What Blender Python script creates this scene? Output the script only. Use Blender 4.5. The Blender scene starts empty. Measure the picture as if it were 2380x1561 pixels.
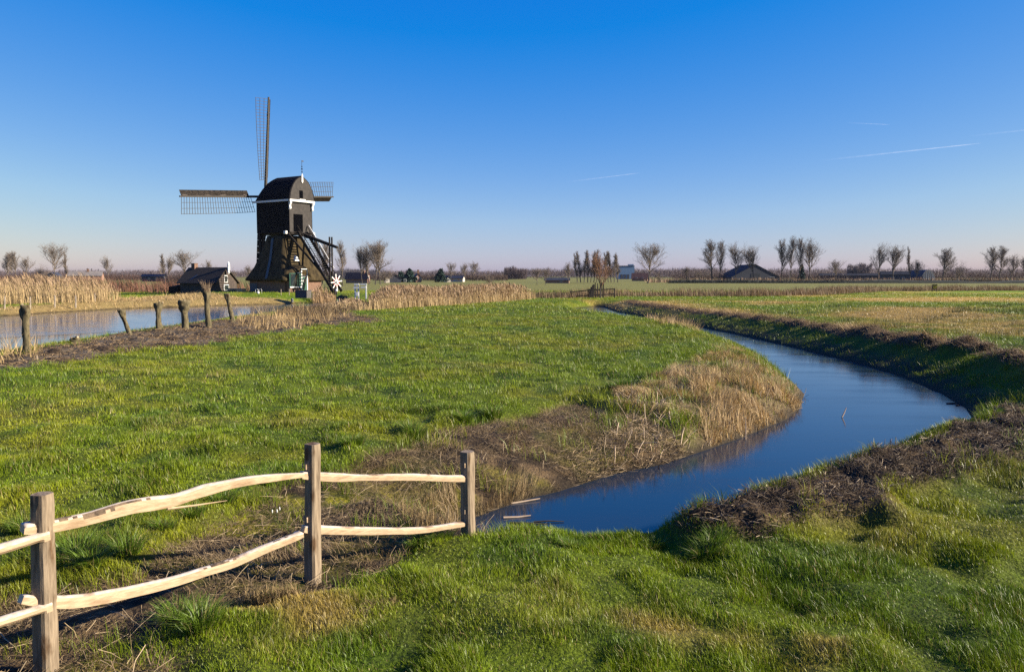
import bpy, math, random
import numpy as np
from mathutils import Vector, Matrix, Euler
R = math.radians
scene = bpy.context.scene
# ------------------------------------------------------------------ camera
CAMZ = 2.9
PITCH = R(4.34)
FPX = 1851.0            # focal length in units of a 2380 px wide picture
cam_d = bpy.data.cameras.new("camera"); cam = bpy.data.objects.new("camera", cam_d)
scene.collection.objects.link(cam)
cam_d.sensor_width = 36.0; cam_d.lens = 28.0; cam_d.clip_start = 0.05; cam_d.clip_end = 60000
cam.location = (0, 0, CAMZ); cam.rotation_euler = (math.pi/2 - PITCH, 0, 0)
scene.camera = cam
# ------------------------------------------------------------------ light
SUN_EL, SUN_AZ = R(23), R(-6)      # azimuth counted from +X, counter-clockwise
world = bpy.data.worlds.new("World"); scene.world = world; world.use_nodes = True
wn = world.node_tree.nodes; wl = world.node_tree.links
for n in list(wn): wn.remove(n)
sky = wn.new('ShaderNodeTexSky'); sky.sky_type = 'NISHITA'; sky.sun_disc = False
sky.sun_elevation = SUN_EL; sky.sun_rotation = math.pi/2 - SUN_AZ
sky.altitude = 0; sky.air_density = 0.7; sky.dust_density = 0.25; sky.ozone_density = 3.0
def wmath(op, a, b):
    n = wn.new('ShaderNodeMath'); n.operation = op
    wl.new(a, n.inputs[0]); n.inputs[1].default_value = b; return n.outputs[0]
sp = wn.new('ShaderNodeSeparateColor'); cb = wn.new('ShaderNodeCombineColor'); wl.new(sky.outputs[0], sp.inputs[0])
# deep polarised winter blue overhead, softer and warmer close to the horizon
low = wmath('MAXIMUM', wmath('SUBTRACT', sp.outputs[0], 2.8), 0.0)
def wsub(a, b):
    n = wn.new('ShaderNodeMath'); n.operation = 'SUBTRACT'; wl.new(a, n.inputs[0]); wl.new(b, n.inputs[1]); return n.outputs[0]
wl.new(wmath('MAXIMUM', wsub(wmath('MULTIPLY', wmath('SUBTRACT', sp.outputs[0], 0.94), 1.25), wmath('MULTIPLY', low, 0.26)), 0.04), cb.inputs[0])
wl.new(wsub(wmath('MULTIPLY', sp.outputs[1], 0.83), wmath('MULTIPLY', low, 0.40)), cb.inputs[1])
wl.new(wsub(wsub(wmath('MULTIPLY', wmath('POWER', sp.outputs[2], 0.2), 3.8), wmath('MULTIPLY', wmath('MAXIMUM', wmath('SUBTRACT', sp.outputs[0], 2.0), 0.0), 0.24)), wmath('MULTIPLY', low, 0.28)), cb.inputs[2])
bg = wn.new('ShaderNodeBackground'); bg.inputs['Strength'].default_value = 0.055
wo = wn.new('ShaderNodeOutputWorld')
wl.new(cb.outputs[0], bg.inputs[0]); wl.new(bg.outputs[0], wo.inputs[0])
sd = bpy.data.lights.new("sun", 'SUN'); sun = bpy.data.objects.new("sun", sd); scene.collection.objects.link(sun)
sd.energy = 5.0; sd.angle = R(0.5); sd.color = (1.0, 0.90, 0.74)
sv = Vector((math.cos(SUN_EL)*math.cos(SUN_AZ), math.cos(SUN_EL)*math.sin(SUN_AZ), math.sin(SUN_EL)))
sun.rotation_euler = sv.to_track_quat('Z', 'Y').to_euler()
scene.view_settings.view_transform = 'Standard'; scene.view_settings.look = 'None'
scene.view_settings.exposure = 1.5; scene.view_settings.gamma = 1.0
scene.cycles.max_bounces = 6; scene.cycles.diffuse_bounces = 1; scene.cycles.glossy_bounces = 3
scene.cycles.transmission_bounces = 3; scene.cycles.volume_bounces = 0; scene.cycles.transparent_max_bounces = 8
scene.cycles.use_denoising = False; scene.cycles.use_adaptive_sampling = False
scene.cycles.caustics_reflective = False; scene.cycles.caustics_refractive = False
# ------------------------------------------------------------------ helpers
ALB = 0.74          # one scale for every surface colour
CP, SP = math.cos(PITCH), math.sin(PITCH)
def ray(u, v):
    up = 780.5 - v
    return Vector((u-1190, up*SP + FPX*CP, up*CP - FPX*SP))
def gp(u, v, z=0.0):                  # picture point onto the level z
    d = ray(u, v); t = (z-CAMZ)/d.z
    return Vector((d.x*t, d.y*t, z))
def pd(u, v, Y):                      # picture point at distance Y
    d = ray(u, v); t = Y/d.y
    return Vector((d.x*t, Y, CAMZ + d.z*t))
def zof(v, Y): return pd(1190, v, Y).z
def P2(lst, z=0.0): return [tuple(gp(u, v, z)[:2]) for u, v in lst]

def vnoise(x, y, seed=0):
    xi = np.floor(x).astype(np.int64); yi = np.floor(y).astype(np.int64)
    fx = x-xi; fy = y-yi
    fx = fx*fx*(3-2*fx); fy = fy*fy*(3-2*fy)
    def h(a, b):
        n = (a*374761393 + b*668265263 + seed*982451653) & 0xffffffff
        n = ((n ^ (n >> 13))*1274126177) & 0xffffffff
        n = ((n ^ (n >> 16))*2246822519) & 0xffffffff
        return ((n ^ (n >> 15)) & 0xffff)/65535.0
    a = h(xi, yi); b = h(xi+1, yi); c = h(xi, yi+1); d = h(xi+1, yi+1)
    return (a*(1-fx)+b*fx)*(1-fy) + (c*(1-fx)+d*fx)*fy
def fbm(x, y, s, seed=0, o=3):
    v = 0; a = 0.5; t = 0
    for k in range(o):
        v = v + a*vnoise(x/s*2**k + 13.7*k, y/s*2**k - 7.1*k, seed+k); t += a; a *= 0.5
    return v/t
def sstep(a, b, x):
    t = np.clip((x-a)/(b-a), 0, 1); return t*t*(3-2*t)
def sdp(x, y, poly):                  # signed distance to polygon (negative inside), nearest edge index
    n = len(poly); best = np.full(x.shape, 1e9); idx = np.zeros(x.shape, np.int32); ins = np.zeros(x.shape, bool)
    for i in range(n):
        ax, ay = poly[i]; bx, by = poly[(i+1) % n]
        ex, ey = bx-ax, by-ay; L = ex*ex+ey*ey+1e-12
        t = np.clip(((x-ax)*ex+(y-ay)*ey)/L, 0, 1)
        d = np.hypot(x-ax-t*ex, y-ay-t*ey)
        m = d < best; best = np.where(m, d, best); idx = np.where(m, i, idx)
        c = ((ay > y) != (by > y)) & (x < (bx-ax)*(y-ay)/((by-ay) if by != ay else 1e-9)+ax)
        ins ^= c
    return np.where(ins, -best, best), idx

def np_mesh(name, V, T, m, col=None, smooth=False, parent=None, quad=False):
    k = 4 if quad else 3
    me = bpy.data.meshes.new(name); V = np.asarray(V, np.float32).reshape(-1, 3); T = np.asarray(T, np.int32).reshape(-1, k)
    me.vertices.add(len(V)); me.vertices.foreach_set('co', V.ravel())
    me.loops.add(T.size); me.loops.foreach_set('vertex_index', T.ravel())
    me.polygons.add(len(T)); me.polygons.foreach_set('loop_start', np.arange(len(T), dtype=np.int32)*k)
    if smooth: me.polygons.foreach_set('use_smooth', np.ones(len(T), bool))
    me.update(calc_edges=True)
    if col is not None:
        a = me.color_attributes.new('Col', 'FLOAT_COLOR', 'POINT')
        c = np.ones((len(V), 4), np.float32); c[:, :3] = np.asarray(col)*(ALB if m and m.name != 'ice_crystal_trail' else 1); a.data.foreach_set('color', c.ravel())
    if m: me.materials.append(m)
    o = bpy.data.objects.new(name, me); scene.collection.objects.link(o)
    if parent: o.parent = parent
    return o
def tag(o, label=None, cat=None, group=None, kind=None):
    if label: o['label'] = label
    if cat: o['category'] = cat
    if group: o['group'] = group
    if kind: o['kind'] = kind
    return o
def empty(name, loc, rz=0.0, label=None, cat=None, group=None):
    o = bpy.data.objects.new(name, None); scene.collection.objects.link(o)
    o.location = loc; o.rotation_euler = (0, 0, rz); o.empty_display_size = 0.2
    return tag(o, label, cat, group)
def copy_tree(o, parent=None):
    c = o.copy(); scene.collection.objects.link(c); c.parent = parent
    for ch in list(o.children): copy_tree(ch, c)
    return c

class MB:
    def __init__(s): s.v = []; s.f = []
    def add(s, vs, fs):
        b = len(s.v); s.v += [tuple(p) for p in vs]; s.f += [tuple(i+b for i in f) for f in fs]; return s
    def box(s, c, sz, rz=0.0):
        cx, cy, cz = c; a, b, h = sz[0]/2, sz[1]/2, sz[2]/2; co, si = math.cos(rz), math.sin(rz)
        vs = []
        for z in (-h, h):
            for x, y in ((-a, -b), (a, -b), (a, b), (-a, b)):
                vs.append((cx+x*co-y*si, cy+x*si+y*co, cz+z))
        return s.add(vs, [(3, 2, 1, 0), (4, 5, 6, 7), (0, 1, 5, 4), (1, 2, 6, 5), (2, 3, 7, 6), (3, 0, 4, 7)])
    def beam(s, p, q, w, h, up=(0, 0, 1), w2=None, h2=None):
        p = Vector(p); q = Vector(q); d = (q-p).normalized(); u = Vector(up)
        if abs(d.dot(u)) > 0.98: u = Vector((1, 0, 0))
        r = d.cross(u).normalized(); u = r.cross(d).normalized()
        w2 = w if w2 is None else w2; h2 = h if h2 is None else h2
        vs = []
        for o, ww, hh in ((p, w, h), (q, w2, h2)):
            for a, b in ((-1, -1), (1, -1), (1, 1), (-1, 1)):
                vs.append(o + r*(a*ww/2) + u*(b*hh/2))
        return s.add(vs, [(3, 2, 1, 0), (4, 5, 6, 7), (0, 1, 5, 4), (1, 2, 6, 5), (2, 3, 7, 6), (3, 0, 4, 7)])
    def tube(s, pts, rad, n=8, cap=True, jit=0.0, rng=None):
        pts = [Vector(p) for p in pts]; vs = []; fs = []
        ref = Vector((0, 0, 1)) if abs((pts[-1]-pts[0]).normalized().z) < 0.9 else Vector((1, 0, 0))
        for i, p in enumerate(pts):
            d = (pts[min(i+1, len(pts)-1)]-pts[max(i-1, 0)]).normalized()
            r = d.cross(ref).normalized(); u = r.cross(d)
            rr = rad[i] if hasattr(rad, '__len__') else rad
            for k in range(n):
                a = 2*math.pi*k/n; j = 1+(rng.uniform(-jit, jit) if rng else 0)
                vs.append(p + (r*math.cos(a)+u*math.sin(a))*rr*j)
        for i in range(len(pts)-1):
            for k in range(n):
                a = i*n+k; b = i*n+(k+1) % n; fs.append((a, b, b+n, a+n))
        if cap:
            fs.append(tuple(range(n-1, -1, -1))); m = (len(pts)-1)*n; fs.append(tuple(range(m, m+n)))
        return s.add(vs, fs)
    def loft(s, secs, close=True, cap=True):
        n = len(secs[0]); vs = [p for sec in secs for p in sec]; fs = []
        for i in range(len(secs)-1):
            for k in range(n if close else n-1):
                a = i*n+k; b = i*n+(k+1) % n; fs.append((a, b, b+n, a+n))
        if cap:
            fs.append(tuple(range(n-1, -1, -1))); m = (len(secs)-1)*n; fs.append(tuple(range(m, m+n)))
        return s.add(vs, fs)
    def build(s, name, m, parent=None, smooth=False, off=None, bevel=0.0):
        me = bpy.data.meshes.new(name); vs = s.v
        if off is not None: vs = [(a-off[0], b-off[1], c-off[2]) for a, b, c in vs]
        me.from_pydata(vs, [], s.f)
        if smooth: me.polygons.foreach_set('use_smooth', np.ones(len(me.polygons), bool))
        me.materials.append(m); me.update()
        o = bpy.data.objects.new(name, me); scene.collection.objects.link(o)
        if parent: o.parent = parent
        if bevel:
            b = o.modifiers.new('bevel', 'BEVEL'); b.width = bevel; b.segments = 2; b.limit_method = 'ANGLE'
        return o

# ------------------------------------------------------------------ materials
def mat(name, c1, c2=None, scale=3.0, rough=0.7, bump=0.0, bscale=None, stretch=(1, 1, 1), metal=0.0, spec=0.4, detail=6, lo=0.35, hi=0.65, trans=None):
    c1 = tuple(ALB*q for q in c1); c2 = tuple(ALB*q for q in c2) if c2 else None
    m = bpy.data.materials.new(name); m.use_nodes = True; nt = m.node_tree; N = nt.nodes; L = nt.links
    b = N['Principled BSDF']; b.inputs['Roughness'].default_value = rough; b.inputs['Metallic'].default_value = metal
    b.inputs['Specular IOR Level'].default_value = spec
    tc = N.new('ShaderNodeTexCoord'); mp = N.new('ShaderNodeMapping'); mp.inputs['Scale'].default_value = stretch
    L.new(tc.outputs['Object'], mp.inputs[0])
    if c2 is not None:
        nz = N.new('ShaderNodeTexNoise'); nz.inputs['Scale'].default_value = scale; nz.inputs['Detail'].default_value = detail
        nz.inputs['Roughness'].default_value = 0.6
        cr = N.new('ShaderNodeValToRGB'); cr.color_ramp.elements[0].position = lo; cr.color_ramp.elements[1].position = hi
        cr.color_ramp.elements[0].color = (*c1, 1); cr.color_ramp.elements[1].color = (*c2, 1)
        L.new(mp.outputs[0], nz.inputs[0]); L.new(nz.outputs[0], cr.inputs[0]); L.new(cr.outputs[0], b.inputs['Base Color'])
    else: b.inputs['Base Color'].default_value = (*c1, 1)
    if bump:
        n2 = N.new('ShaderNodeTexNoise'); n2.inputs['Scale'].default_value = bscale or scale; n2.inputs['Detail'].default_value = 6
        bp = N.new('ShaderNodeBump'); bp.inputs['Strength'].default_value = bump; bp.inputs['Distance'].default_value = 0.02
        L.new(mp.outputs[0], n2.inputs[0]); L.new(n2.outputs[0], bp.inputs['Height']); L.new(bp.outputs[0], b.inputs['Normal'])
    return m
def mat_leaf(name, rough=0.45, trans=0.35, tint=(1.0, 1.0, 0.6), spec=0.4):       # colour from the mesh's own Col attribute, thin translucent blades
    m = bpy.data.materials.new(name); m.use_nodes = True; nt = m.node_tree; N = nt.nodes; L = nt.links
    b = N['Principled BSDF']; b.inputs['Roughness'].default_value = rough; b.inputs['Specular IOR Level'].default_value = spec
    at = N.new('ShaderNodeAttribute'); at.attribute_name = 'Col'; L.new(at.outputs['Color'], b.inputs['Base Color'])
    if trans > 0:
        t = N.new('ShaderNodeBsdfTranslucent'); mx = N.new('ShaderNodeMixShader'); mx.inputs[0].default_value = trans
        mc = N.new('ShaderNodeMix'); mc.data_type = 'RGBA'; mc.blend_type = 'MULTIPLY'; mc.inputs[0].default_value = 1.0
        L.new(at.outputs['Color'], mc.inputs[6]); mc.inputs[7].default_value = (*tint, 1)
        L.new(mc.outputs[2], t.inputs[0]); L.new(b.outputs[0], mx.inputs[1]); L.new(t.outputs[0], mx.inputs[2])
        L.new(mx.outputs[0], N['Material Output'].inputs[0])
    return m
def mat_boards(name, c1, c2, width=0.2, axis=2, rough=0.6, gap=0.012, spec=0.3):      # boards with dark joints; axis 0/1/2 = object axis across the boards
    m = mat(name, c1, c2, scale=2.5, rough=rough, spec=spec, stretch=(1, 1, 1)); nt = m.node_tree; N = nt.nodes; L = nt.links
    b = N['Principled BSDF']; tc = N.new('ShaderNodeTexCoord'); sx = N.new('ShaderNodeSeparateXYZ'); L.new(tc.outputs['Object'], sx.inputs[0])
    d = N.new('ShaderNodeMath'); d.operation = 'DIVIDE'; d.inputs[1].default_value = width; L.new(sx.outputs[axis], d.inputs[0])
    fr = N.new('ShaderNodeMath'); fr.operation = 'FRACT'; L.new(d.outputs[0], fr.inputs[0])
    pw = N.new('ShaderNodeMath'); pw.operation = 'PINGPONG'; pw.inputs[1].default_value = 0.5; L.new(fr.outputs[0], pw.inputs[0])
    gt = N.new('ShaderNodeMapRange'); gt.inputs['From Min'].default_value = 0; gt.inputs['From Max'].default_value = gap/width*2; L.new(pw.outputs[0], gt.inputs[0])
    bp = N.new('ShaderNodeBump'); bp.inputs['Distance'].default_value = 0.03; bp.inputs['Strength'].default_value = 1.0
    L.new(gt.outputs[0], bp.inputs['Height']); L.new(bp.outputs[0], b.inputs['Normal'])
    return m
# ------------------------------------------------------------------ the lie of the land
WZ = -0.72
RIV_IN = [(9.7, 93), (7.7, 89), (6.0, 84.5), (5.2, 81), (5.6, 77), (6.9, 71), (8.7, 64), (10.4, 56), (11.9, 50), (11.2, 41.6), (11.3, 36.6), (10.0, 29),
          (9.0, 24.2), (7.9, 21.5), (7.0, 19.9), (5.2, 17.6), (4.0, 16.25), (3.0, 15.1), (1.9, 14.3), (0.8, 13.1), (0.3, 12.7), (-0.1, 12.2), (-0.5, 11.7)]
RIV_NEAR = [(-0.85, 11.2), (-0.5, 10.6), (0.2, 10.25), (0.9, 10.1), (1.6, 10.2), (2.2, 10.6), (3.1, 11.5), (3.95, 12.25), (5.0, 13.2), (6.1, 14.2), (7.1, 15.2), (8.9, 17.0), (10.9, 19.1)]
RIV_OUT = [(11.7, 20.2), (12.3, 21.5), (13.1, 24.2), (13.9, 28.4), (14.2, 32.5), (14.1, 39.7), (13.7, 49.4), (12.9, 58), (11.2, 70), (10.2, 80), (10.4, 92)]
RIVER = RIV_IN + RIV_NEAR + RIV_OUT
NI, NN = len(RIV_IN), len(RIV_NEAR)
PO_NEAR = P2([(0, 832), (100, 816), (240, 792), (300, 782), (400, 768), (540, 748), (640, 738), (740, 730), (800, 722)], WZ)
PO_FAR = P2([(830, 700), (802, 699)], WZ) + [(-24.6, 118), (-30, 134), (-31.5, 133), (-26.5, 117), (-26, 110)] + P2([(729, 703), (656, 706), (582, 708), (513, 710), (440, 713), (354, 715), (269, 718), (220, 721), (122, 726), (50, 732), (0, 734)], WZ)
POND = [(-24, 2), (-23, 18), (-22.6, 28)] + PO_NEAR + PO_FAR + [(-60, 66), (-80, 50), (-85, 10)]
# bare or mown areas, traced on the ground
S_FENCE = P2([(-200, 1390), (0, 1360), (150, 1345), (300, 1330), (420, 1240), (560, 1175), (660, 1120), (760, 1085), (860, 1050), (940, 1030), (1010, 990), (1100, 975), (1180, 968),
              (1270, 945), (1340, 930), (1420, 950), (1500, 948), (1540, 960), (1640, 985), (1720, 1020), (1650, 1080), (1400, 1130), (1200, 1200), (1110, 1225), (980, 1240), (900, 1300), (800, 1350),
              (700, 1370), (560, 1385), (470, 1400), (380, 1440), (360, 1500), (480, 1600), (300, 1700), (-200, 1700)])
S_TAN = P2([(1510, 880), (1560, 850), (1630, 840), (1690, 795), (1760, 815), (1850, 860), (1890, 915), (1870, 960), (1760, 1010), (1640, 985), (1560, 950), (1430, 940), (1420, 915)])
S_POND = P2([(-300, 905), (0, 866), (120, 845), (240, 826), (360, 812), (480, 799), (600, 780), (700, 762), (800, 752), (900, 748), (860, 735), (760, 722), (540, 742), (300, 775), (0, 825), (-300, 860)])
S_SPOIL = P2([(1560, 1215), (1640, 1188), (1800, 1175), (1950, 1110), (2100, 1072), (2230, 1010), (2400, 950), (2600, 900), (2700, 980), (2500, 1040), (2360, 1100), (2220, 1130), (2080, 1160), (2060, 1215), (1900, 1225), (1780, 1262), (1680, 1250), (1600, 1235)])
T_RIGHT = [P2(q) for q in ([(1920, 725), (2050, 712), (2240, 716), (2330, 735), (2200, 752), (2000, 745)],
                           [(2200, 752), (2380, 745), (2500, 765), (2380, 780), (2250, 772)],
                           [(1950, 692), (2300, 690), (2380, 696), (2200, 702), (1960, 699)],
                           [(1700, 700), (1850, 698), (1900, 704), (1760, 708)],
                           [(1390, 698), (1560, 700), (1650, 712), (1800, 735), (1560, 722), (1400, 703)])]
T_FORE = [P2(q) for q in ([(1340, 1400), (1440, 1375), (1560, 1400), (1760, 1450), (1860, 1500), (1700, 1520), (1500, 1480)],
                          [(560, 1405), (700, 1385), (800, 1400), (800, 1430), (700, 1440), (560, 1440)])]
BANK_FAR = P2([(240, 702), (420, 690), (480, 690), (560, 697), (800, 697), (830, 700), (802, 702), (656, 708), (513, 713), (354, 718), (240, 724), (0, 736), (0, 720), (200, 708)], -0.3)
def land(x, y):
    """height plus the cover masks at the given ground points"""
    r = np.hypot(x, y)
    soil_n = (fbm(x, y, 1.1, 5, 3)-0.5)*1.1*np.clip(r/14, 0.5, 2.5)
    dr, ie = sdp(x, y, RIVER); dp, ip = sdp(x, y, POND)
    inner = ie < NI; near = (ie >= NI) & (ie < NI+NN-2); outer = ~inner & ~near
    z = 0.10*(fbm(x, y, 7.0, 1, 3)-0.5)
    fade = np.clip(1.3-r/90, 0.15, 1)
    tus = fbm(x, y, 0.62, 2, 2); tus2 = fbm(x, y, 1.25, 3, 2)
    relief = fade*(0.19*(tus-0.5) + 0.15*(tus2-0.5))
    mf = sstep(0.25, -0.25, sdp(x, y, S_FENCE)[0] - 0.12 + soil_n*0.55)
    ms = sstep(0.25, -0.25, sdp(x, y, S_SPOIL)[0] + soil_n*0.6)
    mp_ = sstep(0.3, -0.3, sdp(x, y, S_POND)[0] + soil_n*1.0)
    mt = sstep(0.5, -0.5, sdp(x, y, S_TAN)[0] + soil_n*1.0)
    bw = np.where(inner, 2.3, np.where(near, 1.05, 2.4))
    n1 = fbm(x, y, 1.4, 8, 3)-0.5
    de = dr + n1*0.55*sstep(0.0, 0.8, dr)
    # spoil ridge along the outer bank
    rid = outer*np.exp(-((dr-2.7-0.5*(fbm(x, y, 5, 9, 2)-0.5))/0.85)**2)*sstep(26, 22, x)*sstep(96, 84, y)*(y > 17)
    mr = sstep(0.34, 0.66, rid*(0.45+1.15*fbm(x, y, 2.6, 11, 3)))
    rid = rid*sstep(62, 34, y)*0.75+rid*0.25
    base = z + relief*(1-0.6*np.maximum(mf, ms)) - 0.13*mf + ms*(0.16+0.36*(fbm(x, y, 0.45, 12, 3)-0.35)) + rid*(0.26+0.95*(fbm(x, y, 1.1, 13, 3)-0.42))
    base = base + (mf+ms+mr)*fade*(0.07*(fbm(x, y, 0.22, 14, 3)-0.5)) + mp_*0.30*(fbm(x, y, 0.8, 15, 3)-0.45) + mt*0.12*(fbm(x, y, 0.7, 16, 2)-0.3)
    base = base - 0.17*np.exp(-((dr-0.7)/1.5)**2)*near*sstep(3.5, 1.5, x)*sstep(0.1, 0.9, x)
    t = np.clip(de/bw, 0, 1); prof = np.where(inner, t**0.75*(1.6-0.6*t), np.where(near, t**0.6, t**0.72))
    zr = (WZ-0.06) + (base-(WZ-0.06))*np.clip(prof, 0, 1)
    zr = np.where(dr < 0, WZ-0.06-0.55*sstep(0, 1.0, -dr), zr)
    tp = np.clip((dp+0.5*n1*sstep(0, 0.8, dp))/3.0, 0, 1)
    zp = (WZ-0.06)+(zr-(WZ-0.06))*tp**0.7
    zp = np.where(dp < 0, WZ-0.06-0.6*sstep(0, 1.5, -dp), zp)
    zz = np.where(dp < 3.0, zp, zr)
    # mill mound
    md = np.hypot((x+34.5)/14, (y-121)/9); zz = zz + 0.45*sstep(1.25, 0.75, md)*(dp > 0)
    return dict(z=zz, dr=dr, dp=dp, inner=inner, near=near, outer=outer, mf=mf, ms=ms, mp=mp_, mt=mt, mr=mr, tus=tus, tus2=tus2, rid=rid, r=r)
def ground_z(x, y): return float(land(np.array([float(x)]), np.array([float(y)]))['z'][0])

# ground sheet: polar grid round the camera, fine in front
ang = np.concatenate([np.linspace(-180, -62, 40, endpoint=False), np.linspace(-62, -40, 60, endpoint=False), np.linspace(-40, 40, 620, endpoint=False), np.linspace(40, 62, 60, endpoint=False), np.linspace(62, 180, 41)])
rad = [0.0, 0.8, 1.6, 2.6, 3.4]
rr_ = 4.0
while rr_ < 3000: rad.append(rr_); rr_ *= (1.0062 if rr_ < 140 else 1.03)
rad.append(3000.0); rad = np.array(rad)
AA, RR = np.meshgrid(np.radians(ang), rad)
GX = (RR*np.sin(AA)).ravel(); GY = (RR*np.cos(AA)).ravel()
g = land(GX, GY)
far = g['r'] > 250
GZ = np.where(far, 0.0, g['z'])
def cmix(a, b, t): return a*(1-t[:, None]) + np.asarray(b)*t[:, None]
def field_tone(x, y, g):
    """cover colour of turf: green with olive and straw drifts"""
    n = len(x)
    a = fbm(x, y, 3.2, 21, 3); b = fbm(x, y, 0.9, 22, 2)
    c = np.tile(np.array([0.175, 0.235, 0.010]), (n, 1))
    c = cmix(c, (0.26, 0.26, 0.018), sstep(0.42, 0.68, a)*0.8)
    c = cmix(c, (0.070, 0.135, 0.012), sstep(0.52, 0.3, b)*0.6)
    tan = np.zeros(n)
    for q in T_RIGHT: tan = np.maximum(tan, sstep(2.5, -2.5, sdp(x, y, q)[0] + 7*(fbm(x/2.2, y, 3.5, 23, 3)-0.5)))
    for q in T_FORE: tan = np.maximum(tan, 0.75*sstep(0.4, -0.4, sdp(x, y, q)[0] + 1.4*(fbm(x, y, 0.8, 24, 2)-0.5)))
    right = sstep(16, 22, x)*sstep(25, 40, y)
    tan = np.maximum(tan, right*sstep(0.56, 0.72, fbm(x/2.5, y, 4, 25, 3))*0.8)
    tan = np.maximum(tan, (1-right)*sstep(0.64, 0.85, fbm(x, y, 2.2, 26, 3))*0.15)
    farR = sstep(150, 160, y)
    tan = tan*(1-farR)
    c = cmix(c, (0.58, 0.36, 0.14), tan*0.95)
    c = cmix(c, (0.17, 0.15, 0.06), farR*0.9)
    return c*np.array([1.13, 1.17, 0.80]), tan
tc_, tan_ = field_tone(GX, GY, g)
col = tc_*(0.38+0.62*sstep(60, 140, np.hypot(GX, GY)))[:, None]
soilc = cmix(np.tile(np.array([0.034, 0.022, 0.011]), (len(GX), 1)), (0.12, 0.078, 0.038), sstep(0.35, 0.7, fbm(GX, GY, 0.45, 31, 3)))
moss = sstep(0.45, 0.62, fbm(GX, GY, 0.8, 32, 3))
mossz = np.maximum(sstep(0.5, -0.3, sdp(GX, GY, P2([(330, 1290), (430, 1210), (600, 1150), (880, 1110), (900, 1180), (700, 1240), (420, 1320)]))[0]), sstep(0.3, -0.2, sdp(GX, GY, P2([(1040, 1020), (1060, 985), (1200, 990), (1180, 1030)]))[0]))
mossc = cmix(np.tile(np.array([0.10, 0.10, 0.012]), (len(GX), 1)), (0.20, 0.18, 0.012), sstep(0.4, 0.65, fbm(GX, GY, 0.3, 33, 2)))
so = soilc.copy(); t_ = np.clip(moss*(0.45+0.5*mossz), 0, 1)*g['mf']; so = so*(1-t_[:, None])+mossc*t_[:, None]
m_ = np.clip(np.maximum.reduce([g['mf'], g['ms'], g['mr'], g['mp']]), 0, 1); col = col*(1-m_[:, None])+so*m_[:, None]
col = cmix(col, (0.16, 0.11, 0.055), g['mt']*0.9)
pb = g['mp']; col = cmix(col, (0.15, 0.115, 0.075), pb*sstep(0.4, 0.6, fbm(GX, GY, 0.9, 34, 3))*0.8)
bkf = sstep(2.0, -1.0, sdp(GX, GY, BANK_FAR)[0]); col = cmix(col, (0.33, 0.22, 0.085), bkf*0.85)
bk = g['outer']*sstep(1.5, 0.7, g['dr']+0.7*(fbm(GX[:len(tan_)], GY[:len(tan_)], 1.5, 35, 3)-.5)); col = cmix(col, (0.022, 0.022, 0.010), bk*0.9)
wet = np.maximum(sstep(0.35, 0.02, g['dr']), sstep(0.5, 0.02, g['dp'])); col = cmix(col, (0.028, 0.020, 0.012), wet)
NA = len(ang); rows = len(rad)
ii = (np.arange(rows-1)[:, None]*NA + np.arange(NA-1)[None, :]).ravel()
quads = np.stack([ii, ii+1, ii+1+NA, ii+NA], 1)[:, ::-1]
gm = bpy.data.materials.new('meadow_ground'); gm.use_nodes = True
_n = gm.node_tree.nodes; _l = gm.node_tree.links; _b = _n['Principled BSDF']; _b.inputs['Roughness'].default_value = 0.85; _b.inputs['Specular IOR Level'].default_value = 0.15
_a = _n.new('ShaderNodeAttribute'); _a.attribute_name = 'Col'
_t = _n.new('ShaderNodeTexCoord'); _z = _n.new('ShaderNodeTexNoise'); _z.inputs['Scale'].default_value = 9; _z.inputs['Detail'].default_value = 8; _z.inputs['Roughness'].default_value = 0.65
_m = _n.new('ShaderNodeMix'); _m.data_type = 'RGBA'; _m.blend_type = 'MULTIPLY'; _m.inputs[0].default_value = 1
_r = _n.new('ShaderNodeMapRange'); _r.inputs['From Min'].default_value = 0.3; _r.inputs['From Max'].default_value = 0.7; _r.inputs['To Min'].default_value = 0.55; _r.inputs['To Max'].default_value = 1.5
_l.new(_t.outputs['Object'], _z.inputs[0]); _l.new(_z.outputs[0], _r.inputs[0]); _l.new(_a.outputs['Color'], _m.inputs[6]); _l.new(_r.outputs[0], _m.inputs[7]); _l.new(_m.outputs[2], _b.inputs['Base Color'])
_p = _n.new('ShaderNodeBump'); _p.inputs['Strength'].default_value = 0.9; _p.inputs['Distance'].default_value = 0.05
_z2 = _n.new('ShaderNodeTexNoise'); _z2.inputs['Scale'].default_value = 22; _z2.inputs['Detail'].default_value = 8
_l.new(_t.outputs['Object'], _z2.inputs[0]); _l.new(_z2.outputs[0], _p.inputs['Height']); _l.new(_p.outputs[0], _b.inputs['Normal'])
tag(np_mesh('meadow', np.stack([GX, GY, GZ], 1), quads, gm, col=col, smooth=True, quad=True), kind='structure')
del GX, GY, GZ, col, tc_, soilc, so, quads, AA, RR, mossc

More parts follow.
